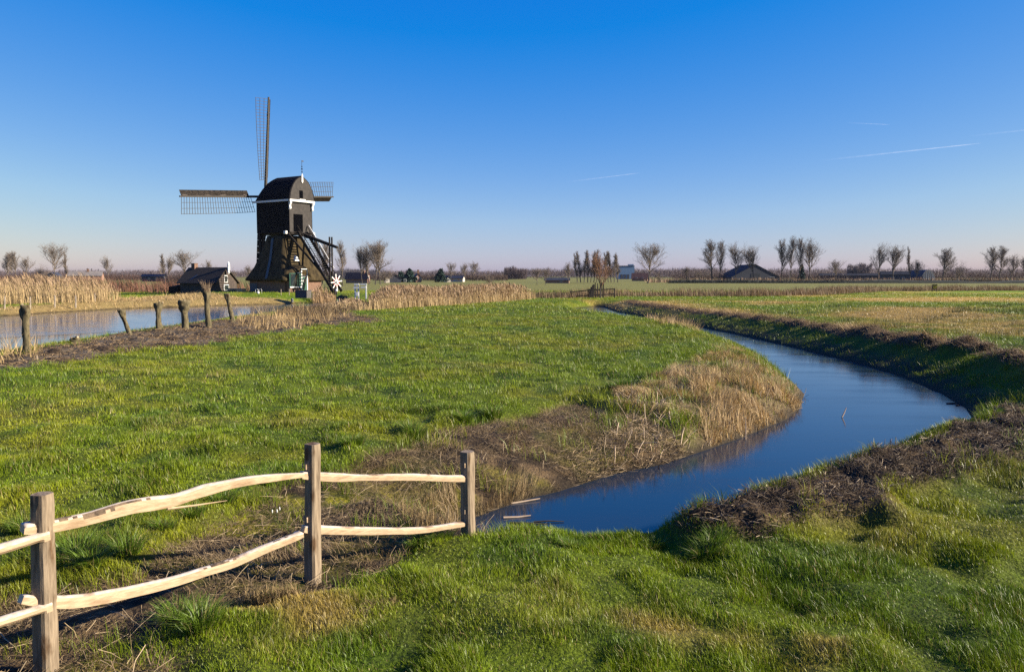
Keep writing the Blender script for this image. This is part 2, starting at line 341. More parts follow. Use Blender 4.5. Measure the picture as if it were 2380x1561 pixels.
# ------------------------------------------------------------------ water
def water_mat(name, base, rough, r2, scale, bump):
    m = bpy.data.materials.new(name); m.use_nodes = True; N = m.node_tree.nodes; L = m.node_tree.links; b = N['Principled BSDF']
    b.inputs['Base Color'].default_value = (*base, 1); b.inputs['IOR'].default_value = 1.33; b.inputs['Specular IOR Level'].default_value = 0.6
    t = N.new('ShaderNodeTexCoord'); mp = N.new('ShaderNodeMapping'); mp.inputs['Scale'].default_value = (0.35, 1.0, 1); mp.inputs['Rotation'].default_value = (0, 0, 0.2)
    z = N.new('ShaderNodeTexNoise'); z.inputs['Scale'].default_value = scale; z.inputs['Detail'].default_value = 7
    L.new(t.outputs['Object'], mp.inputs[0]); L.new(mp.outputs[0], z.inputs[0])
    mr = N.new('ShaderNodeMapRange'); mr.inputs['From Min'].default_value = 0.35; mr.inputs['From Max'].default_value = 0.65; mr.inputs['To Min'].default_value = rough; mr.inputs['To Max'].default_value = r2
    L.new(z.outputs[0], mr.inputs[0]); L.new(mr.outputs[0], b.inputs['Roughness'])
    bp = N.new('ShaderNodeBump'); bp.inputs['Strength'].default_value = bump; bp.inputs['Distance'].default_value = 0.01
    z2 = N.new('ShaderNodeTexNoise'); z2.inputs['Scale'].default_value = scale*5; z2.inputs['Detail'].default_value = 5
    L.new(mp.outputs[0], z2.inputs[0]); L.new(z2.outputs[0], bp.inputs['Height']); L.new(bp.outputs[0], b.inputs['Normal'])
    return m
def sheet(name, poly, z, m, grow=0.8):
    cx = sum(p[0] for p in poly)/len(poly)
    pts = []
    n = len(poly)
    area = sum(poly[i][0]*poly[(i+1) % n][1]-poly[(i+1) % n][0]*poly[i][1] for i in range(n)); sg = 1 if area > 0 else -1
    for i in range(n):
        a, b, c = poly[i-1], poly[i], poly[(i+1) % n]
        d = Vector((c[0]-a[0], c[1]-a[1])).normalized(); pts.append((b[0]+sg*d.y*grow, b[1]-sg*d.x*grow, z))
    if sg < 0: pts.reverse()
    from mathutils.geometry import tessellate_polygon
    tris = tessellate_polygon([[Vector(p) for p in pts]])
    me = bpy.data.meshes.new(name); me.from_pydata(pts, [], [tuple(t) for t in tris]); me.materials.append(m); me.update()
    import bmesh
    bm = bmesh.new(); bm.from_mesh(me)
    for f in bm.faces:
        if f.normal.z < 0: f.normal_flip()
    bm.to_mesh(me); bm.free()
    o = bpy.data.objects.new(name, me); scene.collection.objects.link(o); return tag(o, kind='structure')
sheet('river_water', RIVER, WZ, water_mat('river_ice_skin', (0.008, 0.018, 0.036), 0.08, 0.16, 1.1, 0.06), 0.25)
sheet('pond_water', POND, WZ, water_mat('pond_open_water', (0.010, 0.022, 0.04), 0.03, 0.07, 0.8, 0.12), 0.25)
# thin ice shelf over the pond; the open lead between it and the near shore stays dark
ICE = P2([(-400, 795), (0, 785), (160, 777), (300, 769), (430, 757), (560, 742), (700, 727), (780, 715), (760, 705), (656, 709), (513, 713), (354, 718), (220, 724), (50, 735), (-300, 748)], WZ)
sheet('pond_ice', ICE, WZ+0.006, water_mat('pond_ice', (0.015, 0.04, 0.095), 0.07, 0.16, 1.5, 0.10), 0.0)
# ------------------------------------------------------------------ turf and other ground cover
RNG = np.random.default_rng(7)
LEAF = mat_leaf('grass_blade', 0.42, 0.24, spec=0.25); STRAW = mat_leaf('straw_blade', 0.6, 0.2, (1, 0.9, 0.7), spec=0.25)
def blades(x, y, z, h, w, az, bend, col, segs=2, tipc=None):
    """thin upright blades; az = direction they lean to, bend = tip offset / height"""
    n = len(x); face = RNG.uniform(0, math.pi, n)
    wx, wy = np.cos(face)*w/2, np.sin(face)*w/2
    lx, ly = np.cos(az)*bend*h, np.sin(az)*bend*h
    if segs == 2:
        V = np.empty((n, 5, 3), np.float32)
        V[:, 0] = np.stack([x-wx, y-wy, z], 1); V[:, 1] = np.stack([x+wx, y+wy, z], 1)
        mx, my, mz = x+lx*0.33, y+ly*0.33, z+h*0.58
        V[:, 2] = np.stack([mx-wx*0.8, my-wy*0.8, mz], 1); V[:, 3] = np.stack([mx+wx*0.8, my+wy*0.8, mz], 1)
        V[:, 4] = np.stack([x+lx, y+ly, z+h*np.sqrt(np.clip(1-0.25*bend**2, 0.2, 1))], 1)
        T = np.array([[0, 1, 3], [0, 3, 2], [2, 3, 4]])[None]+(np.arange(n)*5)[:, None, None]
        k = 5; sh = np.array([0.75, 0.75, 1.0, 1.0, 1.1])
    else:
        V = np.empty((n, 3, 3), np.float32)
        V[:, 0] = np.stack([x-wx, y-wy, z], 1); V[:, 1] = np.stack([x+wx, y+wy, z], 1)
        V[:, 2] = np.stack([x+lx, y+ly, z+h], 1)
        T = np.arange(n*3).reshape(n, 1, 3); k = 3; sh = np.array([0.85, 0.85, 1.1])
    C = col[:, None, :]*np.ones(k)[None, :, None]
    if tipc is not None: C[:, -1] = tipc
    return V.reshape(-1, 3), T.reshape(-1, 3), C.reshape(-1, 3)
def join(parts):
    V = []; T = []; C = []; b = 0
    for v, t, c in parts:
        V.append(v); T.append(t+b); C.append(c); b += len(v)
    return np.concatenate(V), np.concatenate(T), np.concatenate(C)
def wedge(r0, r1, dens, a=37.0):
    n = int(dens*(r1*r1-r0*r0)*R(a)); r = np.sqrt(RNG.uniform(r0*r0, r1*r1, n)); t = RNG.uniform(-R(a), R(a), n)
    return r*np.sin(t), r*np.cos(t)
parts = []; dry = []
for r0, r1, dens, hh, ww, seg in ((4.6, 7.5, 6800, 0.052, 0.0042, 2), (7.5, 11, 4200, 0.058, 0.0052, 2), (11, 18, 1700, 0.066, 0.0075, 2), (18, 32, 460, 0.080, 0.013, 1), (32, 60, 150, 0.09, 0.018, 1), (60, 150, 30, 0.11, 0.04, 1)):
    x, y = wedge(r0, r1, dens, 38 if r0 < 30 else 35); g = land(x, y)
    soil = np.clip(np.maximum.reduce([g['mf'], g['ms'], g['mr'], g['mp'], g['mt']*0.9]), 0, 1)
    tuft = fbm(x, y, 0.45, 41, 2)
    p = np.sqrt(1-soil)*sstep(0.12, 0.45, g['dr'])*sstep(0.1, 0.5, g['dp'])
    p = p*(1-0.35*g['outer']*sstep(1.5, 0.7, g['dr']))
    p = np.maximum(p, 0.10*sstep(0.62, 0.7, tuft)*sstep(0.1, 0.4, g['dr'])*(g['mp'] < 0.5)*sstep(0.3, 0.8, g['dp']))
    bf = sdp(x, y, BANK_FAR)[0] < 0
    keep = (RNG.random(len(x)) < p*(0.75+0.5*tuft)) & (g['dr'] > 0.1) & (g['dp'] > 0.1) & ~(bf & (RNG.random(len(x)) < 0.6))
    x, y = x[keep], y[keep]; z = g['z'][keep]; gg = {k: v[keep] for k, v in g.items()}; tuft = tuft[keep]
    c, tan = field_tone(x, y, gg)
    n = len(x)
    edge = soil[keep]; bank = sstep(2.4, 0.4, gg['dr'])*gg['outer']
    h = hh*(0.55+0.9*RNG.random(n))*(0.45+1.25*sstep(0.3, 0.75, tuft))*(1+0.7*edge)*(1-0.35*tan)
    big = gg['near']*sstep(2.2, 0.9, gg['dr']); h = h*(1+0.25*big)
    h = h*(1+0.5*gg['inner']*sstep(4, 1, gg['dr']))
    c = c*(0.55+0.9*RNG.random(n))[:, None]
    # lush dark tufts, yellowed blades
    c = c*(1-0.25*sstep(0.55, 0.75, tuft))[:, None]
    yl = RNG.random(n) < (0.05 if r0 < 30 else 0.02)+0.45*tan; c[yl] = np.array([0.36, 0.27, 0.11])*(0.6+0.7*RNG.random(yl.sum()))[:, None]
    bfk = sdp(x, y, BANK_FAR)[0] < 0; c[bfk] = np.array([0.38, 0.26, 0.10])*(0.6+0.6*RNG.random(bfk.sum()))[:, None]
    az = RNG.normal(2.6, 1.3, n)+ (fbm(x, y, 0.8, 42, 2)-0.5)*5
    bend = np.abs(RNG.normal(0.45, 0.3, n))
    parts.append(blades(x, y, z-0.012, h, ww*(0.7+0.6*RNG.random(n)), az, bend, c, seg))
# single lush tussocks along the muddy edges
TUS = [(180, 1290, 0.30, .26), (295, 1285, 0.24, .22), (215, 1320, .2, .2), (130, 1310, .2, .2), (60, 1240, .25, .2), (380, 1235, .2, .15), (450, 1200, .2, .16), (960, 1005, 0.3, .28), (1080, 975, .25, .22), (1145, 965, .3, .24), (520, 1165, .25, .18), (610, 1120, .25, .2), (820, 1040, .3, .2),
       (1000, 1243, .24, .17), (1025, 1238, .20, .16), (975, 1255, .2, .18), (420, 1420, .26, .2), (470, 1460, .22, .22), (650, 1385, .2, .14), (1660, 1262, .22, .18), (1640, 1275, .22, .2), (800, 1150, .12, .1), (560, 1260, .1, .09), (1520, 1238, .2, .10), (1330, 1262, .2, .10),
       (1700, 990, .4, .2), (1750, 985, .4, .22), (1270, 1115, .25, .2), (1230, 1130, .2, .2), (2300, 990, .3, .2), (1700, 830, .5, .2), (1640, 860, .5, .25), (1440, 905, .5, .25)]
for u, v, rr, hh in TUS:
    p = gp(u, v, -0.02); n = int(700*(rr/0.3)**2*min(1, 7.5/p.y)+120)
    a = RNG.uniform(0, 2*math.pi, n); q = rr*np.sqrt(RNG.random(n))*0.55; x = p.x+q*np.cos(a); y = p.y+q*np.sin(a); z = land(x, y)['z']
    c = np.array([0.13, 0.21, 0.018])*(0.55+0.8*RNG.random(n))[:, None]
    yl = RNG.random(n) < .1; c[yl] = np.array([0.34, 0.27, 0.11])
    parts.append(blades(x, y, z-0.02, hh*(0.5+0.8*RNG.random(n)), 0.0055*max(1, p.y/9)*(0.7+0.6*RNG.random(n)), a+RNG.normal(0, .4, n), np.abs(RNG.normal(0.8, 0.3, n)), c, 2))
V, T, C = join(parts); print('grass blades tris', len(T))
tag(np_mesh('meadow_grass', V, T, LEAF, col=C), 'short tufty green meadow grass covering both fields', 'grass', kind='stuff')
def in_poly(poly, n, zmap=None):
    xs = [p[0] for p in poly]; ys = [p[1] for p in poly]; out = []
    x = RNG.uniform(min(xs), max(xs), n*6); y = RNG.uniform(min(ys), max(ys), n*6); m = sdp(x, y, poly)[0] < 0
    return x[m][:n], y[m][:n]
TAN = np.array([0.60, 0.42, 0.20])
# dead grass: mounds at the river bend, wisps on the muddy bank
def tan_field(x, y, h, w, bendm, seg=2, cc=TAN, keep=None, clump=0.5):
    g = land(x, y); t = fbm(x, y, 0.7, 51, 2); k = (RNG.random(len(x)) < sstep(clump-0.1, clump+0.12, t)) & (g['dr'] > 0.05) & (g['dp'] > 0.05)
    x, y, z, t = x[k], y[k], g['z'][k], t[k]; n = len(x)
    c = cc*(0.45+0.85*RNG.random(n))[:, None]
    az = (fbm(x, y, 1.0, 52, 2)*12)+RNG.normal(0, .5, n)
    return blades(x, y, z-0.01, h*(0.35+0.9*RNG.random(n))*(0.4+1.2*sstep(clump-.1, .8, t)), w*(0.7+.6*RNG.random(n)), az, np.abs(RNG.normal(bendm, .35, n)), c, seg)
dp_ = []
x, y = in_poly(BANK_FAR, 15000); dp_.append(tan_field(x, y, 0.30, 0.045, 0.8, 1, clump=0.42))
x, y = in_poly(P2([(1500, 748), (1560, 752), (1640, 772), (1620, 778), (1540, 765)], -.3), 900); dp_.append(tan_field(x, y, 0.40, 0.03, 0.6, 1, clump=0.3))
x, y = in_poly(S_TAN, 42000); dp_.append(tan_field(x, y, 0.18, 0.009, 1.0, clump=0.47))
x, y = in_poly(P2([(1600, 900), (1700, 860), (1820, 880), (1850, 930), (1760, 975), (1640, 960)]), 9500); dp_.append(tan_field(x, y, 0.34, 0.010, 0.45, clump=0.42))
x, y = in_poly(S_FENCE, 30000); dp_.append(tan_field(x, y, 0.13, 0.005, 1.0, cc=np.array([0.30, 0.21, 0.11]), clump=0.52))
for q, n, h in ((P2([(1060, 1200), (1110, 1130), (1250, 1080), (1330, 1090), (1300, 1150), (1180, 1185)], -0.3), 3800, .34), (P2([(900, 1120), (1060, 1070), (1080, 1180), (960, 1215)]), 2600, .2), (P2([(960, 1190), (1010, 1190), (1010, 1235), (960, 1235)]), 330, .42),
                (P2([(560, 1380), (690, 1355), (700, 1400), (600, 1410)]), 900, .14), (P2([(840, 1400), (930, 1385), (900, 1450), (820, 1450)]), 700, .1)):
    x, y = in_poly(q, n); dp_.append(tan_field(x, y, h, 0.006, 0.45, cc=np.array([0.42, 0.30, 0.15]), clump=0.35))
x, y = in_poly(P2([(540, 752), (560, 735), (700, 722), (820, 735), (700, 765), (600, 772)]), 4200); dp_.append(tan_field(x, y, 0.55, 0.022, 0.4, 1, clump=0.48))
x, y = in_poly(P2([(0, 800), (0, 850), (100, 830), (100, 810)]), 300); dp_.append(tan_field(x, y, 0.6, 0.02, 0.5, 1, clump=0.4))
V, T, C = join(dp_)
tag(np_mesh('dead_grass', V, T, STRAW, col=C), 'straw coloured dead grass on the muddy inner bank of the river bend', 'dead grass', kind='stuff')
# litter of broken reed stalks
def litter(x, y, L, w, col, lift=0.05, up=0.15, ev=None):
    g = land(x, y); k = g['dr'] > 0.03; x, y, z = x[k], y[k], g['z'][k]; n = len(x); L = L*(0.35+RNG.random(n)**2*1.3); az = RNG.uniform(0, 2*math.pi, n)
    el = np.abs(RNG.normal(0, up, n)); dx, dy, dz = np.cos(az)*np.cos(el), np.sin(az)*np.cos(el), np.sin(el)
    side = np.stack([-np.sin(az), np.cos(az), np.zeros(n)], 1)*(w*(.6+.8*RNG.random(n))/2)[:, None]
    p0 = np.stack([x, y, z+lift*RNG.random(n)], 1); p1 = p0+np.stack([dx, dy, dz+0.12*RNG.random(n)], 1)*(L*.5)[:, None]; p2 = p1+np.stack([dx+RNG.normal(0, .2, n), dy+RNG.normal(0, .2, n), dz-0.12*RNG.random(n)], 1)*(L*.5)[:, None]
    upv = np.array([0, 0, 1.0])*(w*0.45)
    ring = []
    for p in (p0, p1, p2): ring += [p-side, p+side, p+upv]
    V = np.stack(ring, 1); b = (np.arange(n)*9)[:, None, None]; F = []
    for s in (0, 3): 
        for a, c in ((0, 1), (1, 2), (2, 0)): F += [[s+a, s+c, s+c+3], [s+a, s+c+3, s+a+3]]
    T = np.array(F)[None]+b; c = col*(0.35+0.9*RNG.random(n))[:, None]
    return V.reshape(-1, 3), T.reshape(-1, 3), np.repeat(c, 9, 0)
lt = []
x, y = in_poly(S_FENCE, 52000); k = fbm(x, y, 0.9, 61, 2) > 0.40; lt.append(litter(x[k], y[k], 0.075, 0.005, np.array([0.30, 0.21, 0.11]), .04, .5))
x, y = in_poly(S_FENCE, 1800); lt.append(litter(x, y, 0.22, 0.007, np.array([0.55, 0.41, 0.24]), .04, .4))
x, y = in_poly(P2([(1330, 1010), (1500, 950), (1640, 985), (1720, 1020), (1650, 1080), (1440, 1130), (1300, 1140)]), 5200); lt.append(litter(x, y, 0.17, 0.009, np.array([0.50, 0.36, 0.20]), 0.05, .4))
x, y = in_poly(S_SPOIL, 26000); lt.append(litter(x, y, 0.09, 0.007, np.array([0.13, 0.083, 0.043]), 0.05, .5))
x, y = in_poly(S_SPOIL, 2300); lt.append(litter(x, y, 0.13, 0.010, np.array([0.46, 0.35, 0.22]), 0.05, .3))
# the ridge thrown up along the outer bank
t = RNG.random(26000); k = (t*(len(RIV_OUT)-1)).astype(int); f = t*(len(RIV_OUT)-1)-k; ro = np.array(RIV_OUT)
px = ro[k, 0]*(1-f)+ro[k+1, 0]*f+2.9+RNG.normal(0, .6, len(t)); py = ro[k, 1]*(1-f)+ro[k+1, 1]*f+RNG.normal(0, .3, len(t))
gq = land(px, py); kk = RNG.random(len(px)) < gq['mr']; lt.append(litter(px[kk], py[kk], 0.22, 0.014, np.array([0.32, 0.21, 0.11]), 0.08, .4))
kk = (gq['mr'] > 0.3) & (fbm(px, py, 2.2, 64, 2) > 0.52); dp_b = tan_field(px[kk]+.5, py[kk], 0.26, 0.02, 0.9, 1, clump=0.3)
x, y = in_poly(S_POND, 9000); lt.append(litter(x, y, 0.14, 0.03, np.array([0.31, 0.21, 0.11]), 0.05, .35))
lt.append(dp_b)
V, T, C = join(lt)
tag(np_mesh('reed_litter', V, T, STRAW, col=C), 'broken reed stalks and roots strewn over the dredged mud', 'litter', kind='stuff')
# cut reed stubble standing on the inner bank
x, y = in_poly(P2([(1390, 1060), (1440, 960), (1560, 960), (1660, 990), (1640, 1060), (1500, 1100), (1400, 1120)], -0.3), 420); g = land(x, y); n = len(x)
st = [litter(x, y, 0.34, 0.016, np.array([0.62, 0.46, 0.29]), 0.0, 1.15)]
x, y = in_poly(P2([(1650, 1060), (1660, 960), (1880, 900), (1890, 960), (1760, 1020)], -0.5), 800); st.append(litter(x, y, 0.2, 0.016, np.array([0.36, 0.26, 0.15]), 0.0, 1.0))
V, T, C = join(st)
tag(np_mesh('reed_stubble', V, T, STRAW, col=C), 'pale cut reed stubble standing at the waterline of the bend', 'reed stubble', kind='stuff')
# reed beds
def reeds(name, poly, n, h, w, label, hz=-0.25, cc=(0.58, 0.42, 0.21), plume=True, bendm=0.12, vary=.35):
    x, y = in_poly(poly, n); m = fbm(x, y, 3.0, 71, 3); z = land(x, y)['z']; z = np.maximum(z, WZ)-0.03
    k = RNG.random(len(x)) < 0.4+0.9*m; x, y, z, m = x[k], y[k], z[k], m[k]; n = len(x)
    ed_ = sdp(x, y, poly)[0]; ks = RNG.random(n) < 0.35+0.65*sstep(0.2, -2.2, ed_); x, y, z, m, ed_ = x[ks], y[ks], z[ks], m[ks], ed_[ks]; n = len(x)
    hh = (0.62+0.38*sstep(0.0, -2.0, ed_))*h*(1-vary+2*vary*m)*(0.35+0.7*RNG.random(n)**.8); c = np.array(cc)*(0.5+0.75*RNG.random(n))[:, None]
    az = RNG.normal(3.4, .9, n); q = [blades(x, y, z, hh, np.full(n, w), az, np.abs(RNG.normal(bendm, .1, n)), c, 2, tipc=np.array(cc)*0.7)]
    if plume:
        k = RNG.random(n) < 0.35; bx = x[k]+np.cos(az[k])*0.06*hh[k]; by = y[k]+np.sin(az[k])*0.06*hh[k]
        q.append(blades(bx, by, z[k]+hh[k]*0.84, hh[k]*0.22, np.full(k.sum(), w*2.2), az[k], np.full(k.sum(), 0.5), np.array([0.34, 0.225, 0.13])*(0.6+0.7*RNG.random(k.sum()))[:, None], 2))
    V, T, C = join(q)
    return tag(np_mesh(name, V, T, STRAW, col=C), label, 'reeds', kind='stuff')
reeds('reed_bed', [(-64, 73), (-50.5, 77.5), (-45.6, 84), (-45.5, 92), (-48, 98), (-75, 112), (-95, 90)], 40000, 2.75, 0.035, 'tall golden reed bed on the far bank left of the mill')
reeds('reed_bed', [(-11.9, 66.5), (-7.7, 74), (-1.9, 86), (3.0, 97.0), (0.5, 104), (-6, 96), (-12, 90), (-15.2, 86), (-13.6, 76)], 36000, 1.75, 0.03, 'golden reed bed right of the mill behind the near field')
reeds('reed_bed', [(-14.2, 63.0), (-11.7, 66.0), (-13.4, 77), (-18, 80), (-17.2, 70)], 5200, 1.0, 0.028, 'short dry reeds before the white sluice railing', bendm=.25)
reeds('reed_bed', [(3.0, 98), (9, 102), (14, 108), (30, 108), (46, 116), (70, 146), (100, 150), (100, 160), (68, 155), (44, 126), (29, 117), (12, 117), (1, 106)], 26000, 1.25, 0.04, 'low brown reed belt along the ditch beyond the right field', cc=(0.26, 0.175, 0.10), plume=False, bendm=.2, vary=.5)
reeds('reed_bed', [(-25.5, 103), (-23.2, 104), (-25.5, 116), (-28.5, 118), (-28, 110)], 1800, 2.0, 0.05, 'dry reed clump between the mill door and the pond', cc=(0.45, 0.29, 0.14), bendm=.2)
reeds('reed_bed', [(55, 322), (160, 322), (240, 318), (330, 318), (330, 334), (55, 336)], 9000, 2.2, 0.16, 'distant tan reed strip in front of the tall trees on the right', cc=(0.40, 0.27, 0.17), plume=False)
reeds('red_osier', [(-130, 150), (-52, 128), (-44, 132), (-44, 142), (-130, 185)], 9000, 2.6, 0.07, 'reddish brown willow scrub behind the left reed bed', cc=(0.25, 0.115, 0.07), plume=False, bendm=.3)
ru = []
for q in range(95):
    u = RNG.uniform(1650, 2480); v = RNG.uniform(698, 835); p = gp(u, v, 0)
    if p.x < 18 or (u < 1950 and RNG.random() < .6): continue
    n = 90; rr = RNG.uniform(.3, 1.1); a = RNG.uniform(0, 6.28, n); rq = rr*np.sqrt(RNG.random(n)); x = p.x+rq*np.cos(a)*1.8; y = p.y+rq*np.sin(a)*.7
    ru.append(blades(x, y, land(x, y)['z'], .34*(.4+.8*RNG.random(n)), np.full(n, .018*max(1, p.y/50)), a, np.abs(RNG.normal(.25, .15, n)), np.array([.085, .095, .035])*(.5+RNG.random(n))[:, None], 1))
V, T, C = join(ru); tag(np_mesh('rushes', V, T, STRAW, col=C), 'scattered dark olive rush tufts in the right hand field', 'rushes', kind='stuff')
x, y = in_poly(P2([(-40, 820), (0, 832), (240, 792), (460, 762), (540, 752), (540, 745), (460, 755), (240, 784), (0, 824)], WZ), 260); n = len(x)
V, T, C = blades(x, y, land(x, y)['z']-.02, 1.0*(.3+.8*RNG.random(n)), np.full(n, .012), RNG.uniform(0, 6.3, n), np.abs(RNG.normal(.3, .25, n)), np.array([.42, .28, .20])*(.6+.6*RNG.random(n))[:, None], 2)
tag(np_mesh('dead_stems', V, T, STRAW, col=C), 'thin reddish dead stems along the near waterline of the pond', 'dead stems', kind='stuff')
# low brown brush at the pond end
x, y = in_poly(P2([(640, 748), (680, 722), (800, 716), (830, 735), (760, 752)], -0.4), 3600)
g = land(x, y); n = len(x); V, T, C = blades(x, y, g['z'], .55*(.4+.9*RNG.random(n)), np.full(n, .03), RNG.uniform(0, 6.3, n), np.abs(RNG.normal(.7, .4, n)), np.array([.15, .10, .055])*(.5+RNG.random(n))[:, None], 2)
tag(np_mesh('bramble', V, T, STRAW, col=C), 'low dark brown bramble at the end of the pond', 'brush', kind='stuff')
# ------------------------------------------------------------------ cleft-wood fence
def wood_mat(name, c1, c2, streak, rough=0.75, knots=True):
    c1 = tuple(ALB*q for q in c1); c2 = tuple(ALB*q for q in c2)
    m = bpy.data.materials.new(name); m.use_nodes = True; N = m.node_tree.nodes; L = m.node_tree.links; b = N['Principled BSDF']
    b.inputs['Roughness'].default_value = rough; b.inputs['Specular IOR Level'].default_value = 0.2
    t = N.new('ShaderNodeTexCoord'); mp = N.new('ShaderNodeMapping'); mp.inputs['Scale'].default_value = streak
    z = N.new('ShaderNodeTexNoise'); z.inputs['Scale'].default_value = 6; z.inputs['Detail'].default_value = 8; z.inputs['Roughness'].default_value = 0.7
    cr = N.new('ShaderNodeValToRGB'); cr.color_ramp.elements[0].position = 0.3; cr.color_ramp.elements[1].position = 0.62
    cr.color_ramp.elements[0].color = (*c1, 1); cr.color_ramp.elements[1].color = (*c2, 1)
    z2 = N.new('ShaderNodeTexNoise'); z2.inputs['Scale'].default_value = 3.2; z2.inputs['Detail'].default_value = 4
    cr2 = N.new('ShaderNodeValToRGB'); cr2.color_ramp.elements[0].position = 0.56; cr2.color_ramp.elements[1].position = 0.66
    cr2.color_ramp.elements[0].color = (1, 1, 1, 1); cr2.color_ramp.elements[1].color = (0.42, 0.32, 0.24, 1)
    mx = N.new('ShaderNodeMix'); mx.data_type = 'RGBA'; mx.blend_type = 'MULTIPLY'; mx.inputs[0].default_value = 1 if knots else 0.4
    L.new(t.outputs['Object'], mp.inputs[0]); L.new(mp.outputs[0], z.inputs[0]); L.new(z.outputs[0], cr.inputs[0])
    mp2 = N.new('ShaderNodeMapping'); mp2.inputs['Scale'].default_value = tuple(max(0.9, s*0.5) for s in streak); L.new(t.outputs['Object'], mp2.inputs[0]); L.new(mp2.outputs[0], z2.inputs[0]); L.new(z2.outputs[0], cr2.inputs[0])
    L.new(cr.outputs[0], mx.inputs[6]); L.new(cr2.outputs[0], mx.inputs[7]); L.new(mx.outputs[2], b.inputs['Base Color'])
    bp = N.new('ShaderNodeBump'); bp.inputs['Strength'].default_value = 0.55; bp.inputs['Distance'].default_value = 0.012; L.new(z.outputs[0], bp.inputs['Height']); L.new(bp.outputs[0], b.inputs['Normal'])
    return m
POSTW = wood_mat('weathered_chestnut', (0.10, 0.07, 0.045), (0.32, 0.245, 0.165), (5, 5, 0.5))
RAILW = wood_mat('fresh_cleft_chestnut', (0.35, 0.24, 0.14), (0.56, 0.41, 0.26), (1.6, 1.6, 7), knots=False)
RAILT = wood_mat('peeled_pole_surface', (0.40, 0.31, 0.22), (0.66, 0.56, 0.46), (2.2, 2.2, 5))
CUTW = wood_mat('sawn_end_grain', (0.60, 0.44, 0.26), (0.78, 0.62, 0.42), (3, 3, 3), knots=False)
rnd = random.Random(5)
FP = [(-4.98, 4.2), (-3.58, 5.92), (-1.975, 7.72), (-0.50, 8.95)]     # feet of the posts
FT = [1.26, 1.25, 1.25, 0.90]; FW = [.145, .145, .142, .15]; FB = [-.3, -.3, -.3, -.75]
fence = empty('split_rail_fence', (FP[1][0], FP[1][1], 0), 0, 'rustic fence of pale cleft rails through stout brown posts on the muddy bank', 'fence')
fo = (FP[1][0], FP[1][1], 0)
def lump(x, s): return vnoise(np.array([x]), np.array([s*3.7]), 77)[0]-0.5
for i, (px, py) in enumerate(FP):
    j = min(i, 2) if i < 3 else 2; d = (Vector(FP[j+1])-Vector(FP[j])).normalized() if i < 3 else (Vector(FP[3])-Vector(FP[2])).normalized()
    a0 = R((80, 82, 61, 56)[i]); w = FW[i]/2; mb = MB(); secs = []
    lean = (rnd.uniform(-.01, .02), rnd.uniform(-.01, .01)); nz = 26
    for q in range(nz+1):
        z = FB[i]+(FT[i]-FB[i])*q/nz; sec = []
        for k in range(20):
            t = 2*math.pi*k/20 + 0.001; e = 4.5 if k < 15 else 3
            c, s_ = math.cos(t), math.sin(t); rr = w/((abs(c)**e+abs(s_)**e)**(1/e))
            rr *= 1+0.10*lump(z*2.2+k*0.45, i+1)+0.05*lump(z*9, k+i*7)+0.05*math.sin(z*3+i)
            if q == nz: rr *= 0.95
            x = rr*c; y = rr*s_
            sec.append((px+x*math.cos(a0)-y*math.sin(a0)+lean[0]*z, py+x*math.sin(a0)+y*math.cos(a0)+lean[1]*z, z))
        secs.append(sec)
    mb.loft(secs); p = mb.build('post', POSTW, fence, off=fo)
    for pl in p.data.polygons:
        pl.use_smooth = False
    top = MB(); topr = [(a*0.985+px*0.015, b*0.985+py*0.015, c_+0.003) for a, b, c_ in secs[-1]]
    top.loft([[(a, b, c_-0.012) for a, b, c_ in topr], topr]); e = top.build('post_top', POSTW, fence, off=fo); e.parent = p
